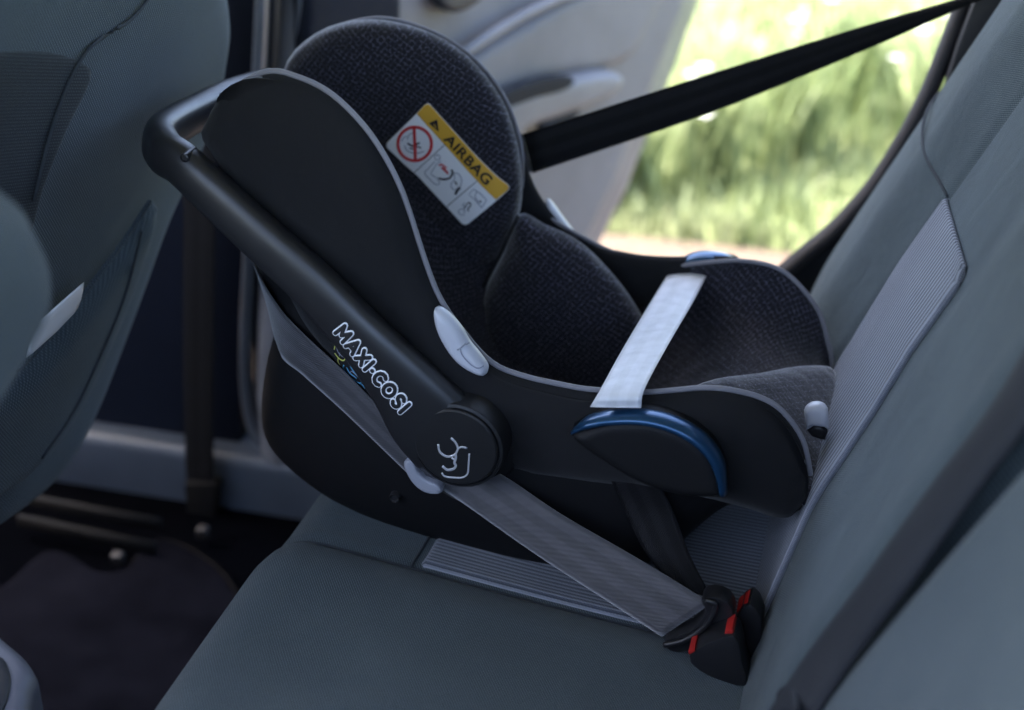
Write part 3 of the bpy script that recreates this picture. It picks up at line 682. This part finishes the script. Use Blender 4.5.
# buckles
b1 = empty('belt_buckle', tuple(pY(715, 660, -.29)), 'black belt buckle with red button, holding the belt tongue beside the backrest, nearer of two', 'buckle', 'belt buckles on the bench')
prism('buckle_body', [(688, 655), (726, 636), (738, 642), (742, 662), (747, 687), (722, 682), (700, 672)], -.312, -.280, M['black_plastic'], b1, bev=.005, smooth=2)
prism('release_button', [(724, 634), (732, 629), (734, 633), (726, 639)], -.308, -.284, M['red'], b1, bev=.0015)
prism('release_button', [(688, 652), (694, 650), (695, 652), (689, 655)], -.3135, -.29, M['red'], b1, bev=.001)
b2 = empty('belt_buckle', tuple(pY(750, 625, -.23)), 'black belt buckle with raised red button, standing empty behind the fastened one', 'buckle', 'belt buckles on the bench')
prism('buckle_body', [(735, 618), (750, 604), (762, 622), (758, 655), (750, 675), (742, 655), (737, 636)], -.268, -.238, M['black_plastic'], b2, bev=.004, smooth=2)
prism('release_button', [(736, 611), (748, 602), (750, 614), (748, 620), (739, 620)], -.264, -.242, M['red'], b2, bev=.002)

# ================================================================== REAR BENCH
bench = empty('rear_bench', (0, 0, -.3), 'blue-grey woven cloth rear bench with paler ribbed centre strip, under the infant seat', 'car seat')
def sm(a, b, x): t = min(max((x-a)/(b-a), 0), 1); return t*t*(3-2*t)
def cushion_z(x, y):
    z = -.10*x-.006
    z += .020*sm(-.20, -.30, y)*sm(-.62, -.50, y)   # near bolster
    z += .025*sm(.24, .34, y)
    z -= .007*math.exp(-((y+.235)/.008)**2)         # seam groove
    z -= .004*math.exp(-((y-.26)/.008)**2)
    if y > -.235 and y < .26: z -= .003*math.exp(-((x+.365)/.006)**2)
    z -= .012*math.exp(-((x+.25)**2+(y+.05)**2)/.05)
    z += .006*math.sin(x*9+y*4)*.4
    return z
def grid_obj(name, us, vs, f, mat, parent, uvf=None, back=None):
    verts, uv, faces = [], [], []
    for i, u in enumerate(us):
        for j, v in enumerate(vs): verts.append(f(u, v)); uv.append((u, v) if not uvf else uvf(u, v))
    W_ = len(vs)
    for i in range(len(us)-1):
        for j in range(W_-1): a = i*W_+j; faces.append((a, a+1, a+1+W_, a+W_))
    if back:
        n = len(verts); verts += [v+Vector(back) for v in verts]; uv = uv*2
        faces += [tuple(k+n for k in reversed(x)) for x in faces]
        R_ = len(us); per = list(range(W_))+[i*W_+W_-1 for i in range(1, R_)]+[(R_-1)*W_+j for j in range(W_-2, -1, -1)]+[i*W_ for i in range(R_-2, 0, -1)]
        for a, b in zip(per, per[1:]+per[:1]): faces.append((a, b, b+n, a+n))
    return from_py(name, verts, faces, mat, parent, uv)
def lin(a, b, s): n = max(2, int(round(abs(b-a)/s))+1); return [a+(b-a)*i/(n-1) for i in range(n)]
R0 = .055
def cush(u, y):     # u: arc position from the bight forward; rolls over the front edge
    xf = -.525+.02*sm(.1, .45, y)
    flat = -(xf+R0)+.10
    if u <= flat: x = .10-u; return Vector((x, y, cushion_z(x, y)))
    a = (u-flat)/R0
    x0 = xf+R0; z0 = cushion_z(x0, y)
    if a < math.pi/2: return Vector((x0-R0*math.sin(a), y, z0-R0*(1-math.cos(a))))
    return Vector((x0-R0+.12*(u-flat-R0*math.pi/2), y, z0-R0-(u-flat-R0*math.pi/2)))
grid_obj('seat_cushion', lin(0, .90, .010), lin(-1.0, .46, .008), cush, M['seat'], bench, back=(.0, 0, -.03))
def cush_in(u, y): p = cush(u, y); d = min((u-.0)/.01, (.46-u)/.006, (y+.229)/.006, (.254-y)/.006); return p+Vector((0, 0, -.002+.0055*math.sqrt(min(max(d, 0), 1))))
grid_obj('seat_insert', lin(.0, .46, .006), lin(-.229, .254, .006), cush_in, M['seat_insert'], bench, uvf=lambda u, v: (v, u), back=(0, 0, -.012))
def seam_line(name, pts, f, up=.002, r=.0016): tube(name, [f(*p)+Vector((0, 0, up)) for p in pts], r, M['seam'], bench, k=6, n=2)
seam_line('seat_seam', [(u, -.2355) for u in lin(.0, .72, .02)], cush)
seam_line('seat_seam', [(u, .262) for u in lin(.0, .72, .03)], cush)
seam_line('seat_seam', [(.4665, v) for v in lin(-.235, .26, .02)], cush)

# backrest
AX = Vector((.47, 0, 1)).normalized(); NB = Vector((-AX.z, 0, AX.x))      # along / out of the backrest
def back_h(s, y):
    h = 0
    yl = -.13-.20*max(0, (.42-s))**1.3*.9            # near seam line
    h -= .022*sm(.18, -.02, s)
    h += (.006+.012*sm(.1, .5, s))*sm(yl+.01, yl-.12, y)
    h += .035*sm(.14, .26, y)*sm(.44, .36, y)
    h -= .045*(1-math.sqrt(1-min(max((-.405-y)/.05, 0), 1)**2))+.02*sm(.40, .44, y)
    h -= .03*sm(.62, .72, s)
    h -= .006*math.exp(-((y-.145)/.009)**2)
    return h
def back(s, y):
    return Vector((-.035, 0, 0))+AX*s+Vector((0, y, 0))+NB*back_h(s, y)
grid_obj('backrest', lin(-.06, .80, .007), lin(-.455, .44, .006), back, M['seat'], bench, uvf=lambda u, v: (v, u), back=(.10, 0, -.03))
# ribbed insert strip traced on the backrest plane
def onback(px, py): p = pPl(px, py, (-.035, 0, 0), NB); return ((p-Vector((-.035, 0, 0))).dot(AX), p.y)
near_edge = [onback(*p) for p in [(969, 268), (962, 285), (912, 355), (878, 412), (845, 462), (812, 510), (795, 540)]]
ins = [onback(948, 198)]+near_edge+[(.09, None), (.03, None), (-.05, -.18), (-.05, -.02), (.05, .03), (.16, .083), (.27, .125), (.33, .140)]
def ynear(q):  # noqa
    E_ = near_edge
    if q >= E_[0][0]: a, b = E_[0], E_[2]
    elif q <= E_[-1][0]: a, b = E_[-3], E_[-1]
    else:
        a, b = next((E_[k], E_[k+1]) for k in range(len(E_)-1) if E_[k+1][0] <= q <= E_[k][0])
    return a[1]+(b[1]-a[1])*(q-a[0])/(b[0]-a[0])
ins = [(a, ynear(a) if b is None else b) for a, b in ins]
bi = patch('back_insert', [(b, a) for a, b in ins], lambda u, v, h: back(v, u)+NB*(h+.004), .003, .004, M['back_insert'], bench, res=.006, back=.004, uvf=lambda a, b: (a-ynear(b)+.0026, b))
tube('back_seam', [back(s, y)+NB*.001 for s, y in [onback(*p) for p in [(1012, -5), (985, 50), (962, 110), (950, 160), (947, 196)]]], .0018, M['seam'], bench, k=6)
# middle section of the backrest, past the gap
def back2(s, y):
    h = -.04*(1-math.sqrt(1-min(max((y+.53)/.05, 0), 1)**2))+.008*math.sin(s*5)-.01
    return Vector((-.035, 0, 0))+AX*s+Vector((0, y, 0))+NB*h
grid_obj('backrest', lin(-.06, .85, .02), lin(-1.1, -.48, .01), back2, M['seat'], bench, uvf=lambda u, v: (v, u), back=(.10, 0, -.03))
# dark edge strip in the gap with its clip
g_ = [(1060, 330), (1012, 410), (950, 492), (885, 582), (830, 655), (790, 715)]
ribbon('gap_trim', [pPl(x-18, y, (-.046, 0, 0), NB) for x, y in g_], [pPl(x+24, y+4, (-.034, 0, 0), NB) for x, y in g_], M['seat_dark'], bench, th=.01, cup=.006)
tube('strip_clip', [pPl(x, y, (-.05, 0, 0), NB) for x, y in [(781, 715), (779, 700), (784, 690), (794, 692), (797, 712)]], .003, M['seat_dark'], bench, k=8)

# ================================================================== FRONT SEATS
FS = Vector((1, 0, -.28)).normalized()
def onfront(px, py, x0): return pPl(px, py, (x0, 0, 0), FS)
def front_seat_obj(parts_px, x0, name, lab_, T, mat, R=.06, nm='seat_back'):
    e = empty(name, (x0-.3, 0, -.3), lab_, 'car seat', 'front seats')
    return e
fs = empty('passenger_seat', (-1.0, .1, -.3), 'blue-grey front passenger seat seen from behind, with sagging map pocket, at the upper left', 'car seat', 'front seats of the car')
def fpatch(name, px, x0, T, R, mat, par, res=.012, back=.05, smooth=3, prof=None):
    if smooth: px = smooth_px(px, smooth)
    pl = [(onfront(x, y, x0).y, onfront(x, y, x0).z) for x, y in px]
    return patch(name, pl, lambda u, v, h: Vector((x0+.28*v, u, v))+FS*h, T, R, mat, par, res, back, prof)
fpatch('seat_back', [(-120, -140), (60, -160), (170, -120), (203, -20), (201, 40), (190, 95), (170, 150), (142, 210), (120, 270), (96, 335), (70, 400), (38, 460), (-5, 505), (-80, 550), (-160, 560), (-180, 200)], -.91, .06, .07, M['front_seat'], fs, back=.10)
fpatch('back_shade', [(-60, 60), (0, 52), (50, 52), (84, 64), (90, 80), (66, 130), (42, 190), (22, 250), (-40, 300), (-90, 250)], -.848, .003, .012, M['front_shade'], fs, res=.012, back=.01)  # thin dark sheet on the seat back, standing in for soft shadow
fpatch('map_pocket', [(-80, 420), (-20, 382), (20, 345), (66, 290), (104, 240), (132, 198), (142, 196), (132, 235), (114, 288), (92, 340), (66, 395), (30, 450), (-15, 490), (-80, 515)], -.865, .035, .03, M['front_seat'], fs, res=.012, back=.01)
tube('seat_seam', [onfront(x, y, -.845)+FS*.002 for x, y in [(160, -20), (130, 18), (90, 45), (68, 80), (48, 135), (32, 200)]], .002, M['seam'], fs, k=6)
tube('pocket_hem', [onfront(x, y, -.838)+FS*.01 for x, y in [(-12, 384), (30, 345), (76, 290), (114, 240), (142, 198)]], .003, M['front_seat'], fs, k=8)
tube('panel_edge', [onfront(x, y, -.838)+FS*.01 for x, y in [(134, 228), (118, 290), (94, 350), (66, 408), (34, 455)]], .0016, M['seam'], fs, k=8)
tagp = tag(fpatch('paper_tag', [(26, 358), (34, 326), (60, 303), (84, 282), (78, 308), (55, 332)], -.815, .002, .002, M['white'], None, res=.01, back=.001, smooth=0), 'small white paper leaflet sticking out of the front seat pocket', 'paper')
ds = empty('driver_seat', (-.8, -.6, -.3), 'out-of-focus pale edge of the nearer front seat, at the far left edge', 'car seat', 'front seats of the car')
fpatch('seat_back', [(-200, 150), (-100, 150), (-35, 168), (-6, 196), (6, 238), (0, 285), (-22, 330), (-50, 380), (-100, 440), (-200, 500)], -.66, .06, .06, M['front_seat'], ds, back=.08)

# centre console corner
cc = empty('centre_console', tuple(pZ(10, 680, -.14)), 'grey plastic rear end of the centre console at the lower left corner', 'console')
def zpatch(name, px, Z, T, R, mat, par, res=.01, back=.05, smooth=3):
    if smooth: px = smooth_px(px, smooth)
    pl = [(pZ(x, y, Z).x, pZ(x, y, Z).y) for x, y in px]
    return patch(name, pl, lambda u, v, h: Vector((u, v, Z+h)), T, R, mat, par, res, back)
zpatch('console_body', [(-70, 610), (-10, 636), (10, 650), (30, 668), (39, 685), (34, 700), (20, 740), (-70, 760)], -.12, .02, .02, M['console'], cc, back=.25)
zpatch('console_tray', [(-60, 640), (-5, 655), (8, 668), (10, 690), (-5, 720), (-60, 730)], -.10, .004, .006, M['trim_dark'], cc, back=.004)

# ================================================================== CAR BODY, DOOR, FLOOR
body = empty('car', (-.3, .5, -.45), 'silver-blue car with its rear door standing open, seen from inside', 'car')
# dark B-pillar trim and lower side wall
prism('pillar_trim', [(-60, -160), (262, -160), (260, 0), (256, 120), (250, 240), (244, 330), (240, 400), (238, 470), (-60, 450)], .50, .62, M['trim_navy'], body, bev=.006)
prism('pillar_jamb', [(262, -160), (345, -160), (340, 0), (318, 60), (296, 120), (282, 250), (262, 250)], .60, .68, M['trim_navy'], body, bev=.006)
# painted frame and seal following the doorway
fr = [(264, -160), (263, 0), (257, 120), (251, 240), (247, 320), (247, 385), (254, 425), (272, 450), (305, 468), (380, 485), (470, 492), (560, 480)]
def shiftx(p, d): return [(x+d*(1 if y < 410 else .6), y-(0 if y < 410 else min(d, (y-410)*.25))) for x, y in p]
tube('painted_frame', pxs(fr, .50), .0105, M['paint'], body, k=12, flat=1.6)
tube('painted_frame', [p+Vector((0, .05, 0)) for p in pxs(shiftx(fr, 26), .50)], .0085, M['paint'], body, k=12, flat=1.6)
seal = tube('door_seal', pxs(shiftx(fr, 12), .51), .0075, M['rubber'], body, k=12, flat=1.4)
tube('door_seal', pxs([(985, -60), (962, 8), (944, 55), (926, 98), (900, 146), (872, 188), (838, 226), (800, 258), (770, 285), (720, 340), (660, 420), (560, 480)], .50), .0115, M['rubber'], body, k=14, flat=1.6)
# rear quarter trim between doorway and backrest
prism('quarter_trim', [(1000, -70), (977, 12), (960, 60), (940, 104), (914, 152), (880, 194), (840, 232), (796, 266), (772, 300), (750, 420), (1000, 420), (1100, 200), (1140, -80)], .515, .56, M['seat_dark'], body, bev=.004)
prism('pillar_cover', [(1000, -70), (973, 5), (958, 45), (945, 85), (958, 80), (1000, 20), (1060, -60)], .455, .51, M['ink'], body, bev=.004)
# sill
box('door_sill', (-.35, .52, -.42), (2.6, .13, .15), M['sillm'], body, bev=.02)
box('sill_lip', (-.35, .595, -.40), (2.6, .035, .05), M['paint'], body, bev=.01)
# roof with headliner, lengthened to stop sun; unseen front panel added as sun block
box('roof', (-.80, -.28, 1.02), (2.7, 1.60, .06), M['headliner'], body, bev=.02)
box('sun_block', (-2.1, -.28, -.02), (.06, 1.6, 1.0), M['trim_dark'], body, bev=.01)
box('near_light_block', (-.6, -1.09, -.06), (3.0, .05, .96), M['trim_dark'], body, bev=.01)  # unseen; added to cut light from the near side
box('tailgate', (.95, -.28, .15), (.06, 1.6, 1.1), M['trim_dark'], body, bev=.01)
box('quarter_wall', (.62, .60, .25), (.70, .06, 1.5), M['trim_dark'], body, bev=.01)
box('parcel_shelf', (.55, -.30, .42), (.55, 1.35, .03), M['seat_dark'], body, bev=.01)
for x, y in ((293, 20), (288, 45)):
    lathe_y('hinge_bolt', pY(x, y, .60), [(.010, .60), (.010, .592), (.006, .588), (.001, .588)], M['metal'], body, k=16)
floor = box('car_floor', (-.75, -.25, -.50), (2.0, 1.5, .10), M['carpet'], None, bev=0); tag(floor, kind='structure')
# floor mat
mt = [(p.x, p.y) for p in [pZ(x, y, -.44) for x, y in smooth_px([(-80, 620), (0, 592), (28, 570), (50, 556), (75, 562), (100, 576), (125, 572), (140, 552), (158, 540), (190, 548), (226, 576), (260, 640), (300, 760), (-80, 800)], 3)]]
tag(patch('floor_mat', mt, lambda u, v, h: Vector((u, v, -.44+h+.006*math.sin(u*11+v*7))), .010, .010, M['mat'], None, res=.02, back=.004), 'dark rubber floor mat with cut-out rear edge in the footwell', 'floor mat')
me_ = smooth_px([(-20, 604), (0, 592), (28, 570), (50, 556), (75, 562), (100, 576), (125, 572), (140, 552), (158, 540), (190, 548), (226, 576), (250, 620)], 3, False)
tag(tube('mat_binding', [pZ(x, y, -.436) for x, y in me_], .003, M['mat_edge'], bpy.data.objects['floor_mat'], k=6, n=1))
# seat rail
rl = empty('seat_rail', tuple(pZ(110, 520, -.42)), 'dark steel seat rail bolted to the floor under the front seat', 'seat rail')
rail_pts = [pZ(x, y, -.40) for x, y in ((30, 500), (160, 524))]; rail_pts2 = [pZ(x, y, -.42) for x, y in ((20, 520), (155, 548))]
tube('rail', rail_pts, .012, M['rail'], rl, k=8, n=2, flat=.6); tube('rail', rail_pts2, .012, M['rail'], rl, k=8, n=2, flat=.6)
for x, y in ((118, 558), (203, 532)):
    p = pZ(x, y, -.425); box('bolt', tuple(p), (.018, .018, .02), M['metal'], rl, bev=.004)

# front belt hanging on the pillar
fb = empty('front_seat_belt', tuple(pY(200, 530, .42)), 'black front seat belt hanging down the dark door pillar to its floor anchor', 'seat belt')
ribbon('belt_webbing', LY_([(180, -150), (183, 0), (184, 200), (184, 400), (187, 500)], (.44,)*5), LY_([(214, -150), (217, 0), (216, 200), (214, 400), (214, 500)], (.43,)*5), M['belt_black_shaded'], fb, n=6)
prism('anchor_plate', [(184, 484), (217, 484), (214, 520), (216, 540), (206, 548), (196, 540), (188, 520)], .425, .45, M['rail'], fb, bev=.003)
lathe_y('anchor_bolt', pY(203, 533, .425), [(.010, .43), (.010, .415), (.006, .41), (.001, .41)], M['metal'], fb, k=14)

# open rear door
DA = math.radians(62); DD = Vector((math.cos(DA), math.sin(DA), 0)); DN = Vector((DD.y, -DD.x, 0)); D0 = Vector((-.82, .5, 0))
def ondoor(px, py, o=0): p = pPl(px, py, D0+DN*o, DN); return ((p-D0).dot(DD), p.z)
def dpatch(name, px, off, T, R, mat, par, res=.015, back=.03, smooth=3, prof=None):
    if smooth: px = smooth_px(px, smooth)
    return patch(name, [ondoor(x, y, off) for x, y in px], lambda u, v, h: D0+DD*u+Vector((0, 0, v))+DN*(off+h), T, R, mat, par, res, back, prof)
door = dpatch('door', [(295, -120), (272, 60), (266, 250), (262, 400), (268, 470), (430, 470), (500, 380), (555, 305), (578, 242), (606, 186), (655, 60), (678, 0), (700, -120)], -.02, .03, .03, M['trim_grey'], body, smooth=0)
door['label'] = 'open rear door with light grey inner panel'
dpatch('door_edge', [(300, -120), (296, 60), (290, 250), (300, 390), (350, 390), (352, 250), (372, 120), (394, 40), (396, -120)], .01, .02, .01, M['trim_navy'], door, smooth=0)
dpatch('door_frame', [(285, -120), (275, 60), (272, 250), (290, 420), (430, 440), (520, 400), (572, 310), (590, 245), (620, 185), (668, 62), (690, 0), (710, -120)], -.06, .03, .02, M['paint'], door, back=.06, smooth=0)
dpatch('mid_panel', [(380, 110), (430, 80), (470, 50), (515, 22), (560, -4), (600, -20), (660, -20), (650, 10), (628, 52), (604, 66), (530, 80), (480, 100), (440, 135), (385, 160)], .005, .022, .02, M['trim_grey'], door, back=.01)
arm = dpatch('armrest', [(430, 150), (480, 105), (505, 90), (545, 77), (596, 68), (612, 74), (604, 92), (580, 104), (545, 116), (512, 130), (470, 175)], .02, .035, .012, M['trim_grey2'], door, back=.03)
dpatch('switch_panel', [(500, 96), (530, 82), (562, 75), (574, 80), (564, 90), (535, 98), (504, 108)], .053, .004, .005, M['seat_dark'], door, res=.006, back=.004)
dpatch('armrest_shade', [(540, 124), (560, 114), (580, 106), (572, 120), (556, 132), (542, 134)], .045, .006, .005, M['seat_dark'], door, res=.006, back=.01)  # dark patch painting the shadow beneath the armrest
dpatch('pull_handle', [(434, -6), (450, -14), (480, -12), (476, 2), (456, 12), (440, 8)], .03, .012, .01, M['trim_dark'], door, res=.008, back=.02)
tube('panel_ridge', [D0+DD*u+Vector((0, 0, v))+DN*.030 for u, v in [ondoor(x, y, .03) for x, y in [(452, 62), (480, 42), (515, 20), (550, 2), (590, -14)]]], .010, M['trim_grey2'], door, k=10)

# ================================================================== OUTSIDE
def ground_mat(name, c1, c2, c3, s):
    m, nt, b = nmat(name); setp(b, c1, .95, spec=.1); tc = N(nt, 'ShaderNodeTexCoord')
    n = N(nt, 'ShaderNodeTexNoise', Scale=s, Detail=8.0, Roughness=.7); nt.links.new(tc.outputs['Object'], n.inputs['Vector'])
    r = ramp(nt, [(.3, c1), (.5, c2), (.72, c3)]); nt.links.new(n.outputs['Fac'], r.inputs[0]); nt.links.new(r.outputs[0], b.inputs['Base Color'])
    bu = N(nt, 'ShaderNodeBump', Strength=.6, Distance=.03); nt.links.new(n.outputs['Fac'], bu.inputs['Height']); nt.links.new(bu.outputs[0], b.inputs['Normal'])
    return m
GM = ground_mat('meadow_soil', (.18, .22, .09), (.24, .27, .13), (.30, .31, .18), 3.0)
PM = ground_mat('sandy_gravel', (.12, .09, .068), (.16, .122, .094), (.20, .16, .125), 12.0)
def sheet(name, x0, x1, y0, y1, z0, mat, n=24, amp=0):
    o = grid_obj(name, [x0+(x1-x0)*i/n for i in range(n+1)], [y0+(y1-y0)*i/n for i in range(n+1)], lambda u, v: Vector((u, v, z0+amp*math.sin(u*1.3+v)*math.cos(v*.7))), mat, None); tag(o, kind='structure'); return o
sheet('ground', -120, 120, -120, 120, -.70, GM, n=40)
sheet('gravel_path', -8, 8, -3.0, 2.35, -.696, PM, n=20)

gb = bpy.data.materials.new('grass_blades'); gb.use_nodes = True; nt = gb.node_tree; b = nt.nodes['Principled BSDF']; setp(b, (.2, .3, .07), .5, spec=.4)
oi = N(nt, 'ShaderNodeTexCoord'); nz = N(nt, 'ShaderNodeTexNoise', Scale=1.6, Detail=3.0); nt.links.new(oi.outputs['Object'], nz.inputs['Vector'])
rr_ = ramp(nt, [(.3, (.17, .22, .085)), (.5, (.24, .285, .135)), (.72, (.31, .335, .19))]); nt.links.new(nz.outputs['Fac'], rr_.inputs[0])
tr = N(nt, 'ShaderNodeBsdfTranslucent'); mxs = N(nt, 'ShaderNodeMixShader'); mxs.inputs[0].default_value = .4
nt.links.new(rr_.outputs[0], b.inputs['Base Color']); nt.links.new(rr_.outputs[0], tr.inputs['Color'])
nt.links.new(b.outputs[0], mxs.inputs[1]); nt.links.new(tr.outputs[0], mxs.inputs[2]); nt.links.new(mxs.outputs[0], nt.nodes['Material Output'].inputs['Surface'])
def blades(name, spots, mat):
    verts, faces = [], []
    for x, y, h, w in spots:
        a = random.uniform(0, 6.28); le = random.uniform(.1, .5)*h; dx, dy = math.cos(a), math.sin(a); k = len(verts)
        wx, wy = -dy*w/2, dx*w/2
        for t in (0, .4, .75):
            bx, by = x+dx*le*t*t, y+dy*le*t*t; ww_ = 1-.5*t
            verts += [(bx+wx*ww_, by+wy*ww_, -.70+h*t*(1-.15*t)), (bx-wx*ww_, by-wy*ww_, -.70+h*t*(1-.15*t))]
        verts.append((x+dx*le, y+dy*le, -.70+h*.86))
        faces += [(k, k+1, k+3, k+2), (k+2, k+3, k+5, k+4), (k+4, k+5, k+6)]
    return from_py(name, verts, faces, mat, None, fix=False)
sp = []
for i in range(26000):
    y = 2.35+random.random()**1.4*9; x = random.uniform(-2.6, 1.6)*(1+(y-2.3)*.15)
    sp.append((x, y, random.uniform(.06, .15), random.uniform(.008, .018)))
tag(blades('meadow_grass', sp, gb), 'sunlit meadow grass beyond the open doorway', 'grass', kind='stuff')
# broad-leaved clumps that stand taller near the verge
cl = [(-.95, 2.75), (-.70, 2.62), (-.42, 2.85), (-.2, 3.1), (-1.2, 3.2), (-.05, 3.6), (.25, 3.3), (.5, 4.0)]
labs = ['tall bright leaf clump right beside the open door edge', 'arching pale green leaf clump second from the door', 'leafy grass tuft in the middle of the doorway view', 'low leafy tuft right of the doorway middle', 'leaf clump half hidden behind the open door', 'farther grass tuft beneath the shoulder belt', 'grass tuft near the rear edge of the doorway', 'farthest grass tuft at the rear edge of the doorway']
for (cx, cy), lb_ in zip(cl, labs):
    s_ = []
    for i in range(150):
        r_ = abs(random.gauss(0, .09)); a = random.uniform(0, 6.28); s_.append((cx+r_*math.cos(a), cy+r_*math.sin(a), random.uniform(.25, .48), random.uniform(.012, .026)))
    tag(blades('grass_clump', s_, gb), lb_, 'plant', 'taller leaf clumps in the meadow')

fv, ff = [], []
for i in range(260):
    y = 2.6+random.random()**1.3*6; x = random.uniform(-2.2, 1.4)*(1+(y-2.3)*.15); zz = -.70+random.uniform(.2, .42); rr = random.uniform(.012, .035); a0 = random.random()*6
    k = len(fv); fv.append((x, y, zz)); fv += [(x+rr*math.cos(a0+j*math.pi/4)*(1 if j % 2 else .6), y+rr*math.sin(a0+j*math.pi/4)*(1 if j % 2 else .6), zz+.006) for j in range(8)]
    ff += [(k, k+1+j, k+1+(j+1) % 8) for j in range(8)]
tag(from_py('wildflowers', fv, ff, M['stem'], None, fix=False), 'small white blossoms scattered over the sunlit meadow', 'flowers', kind='stuff')

# ================================================================== LIGHT
w = bpy.data.worlds.new('World'); SC.world = w; w.use_nodes = True; nt = w.node_tree
bgn = nt.nodes['Background']; sky = nt.nodes.new('ShaderNodeTexSky'); sky.sky_type = 'NISHITA'; sky.sun_disc = False; sky.air_density = .8; sky.dust_density = 3.0; sky.ozone_density = .4
EL, AZ = math.radians(60), math.radians(-90)      # azimuth from +Y towards +X
sky.sun_elevation = EL; sky.sun_rotation = AZ; nt.links.new(sky.outputs[0], bgn.inputs[0]); bgn.inputs[1].default_value = .15
sd = bpy.data.lights.new('sun', 'SUN'); sd.energy = 2.2; sd.angle = math.radians(.5); sd.color = (1, .95, .87)
so = bpy.data.objects.new('sun', sd); COL.objects.link(so)
dirv = Vector((math.sin(AZ)*math.cos(EL), math.cos(AZ)*math.cos(EL), math.sin(EL)))
so.rotation_euler = dirv.to_track_quat('Z', 'Y').to_euler()
SC.view_settings.view_transform = 'Standard'; SC.view_settings.look = 'None'; SC.view_settings.exposure = 3.1; SC.view_settings.gamma = 1
SC.cycles.max_bounces = 8; SC.cycles.diffuse_bounces = 4
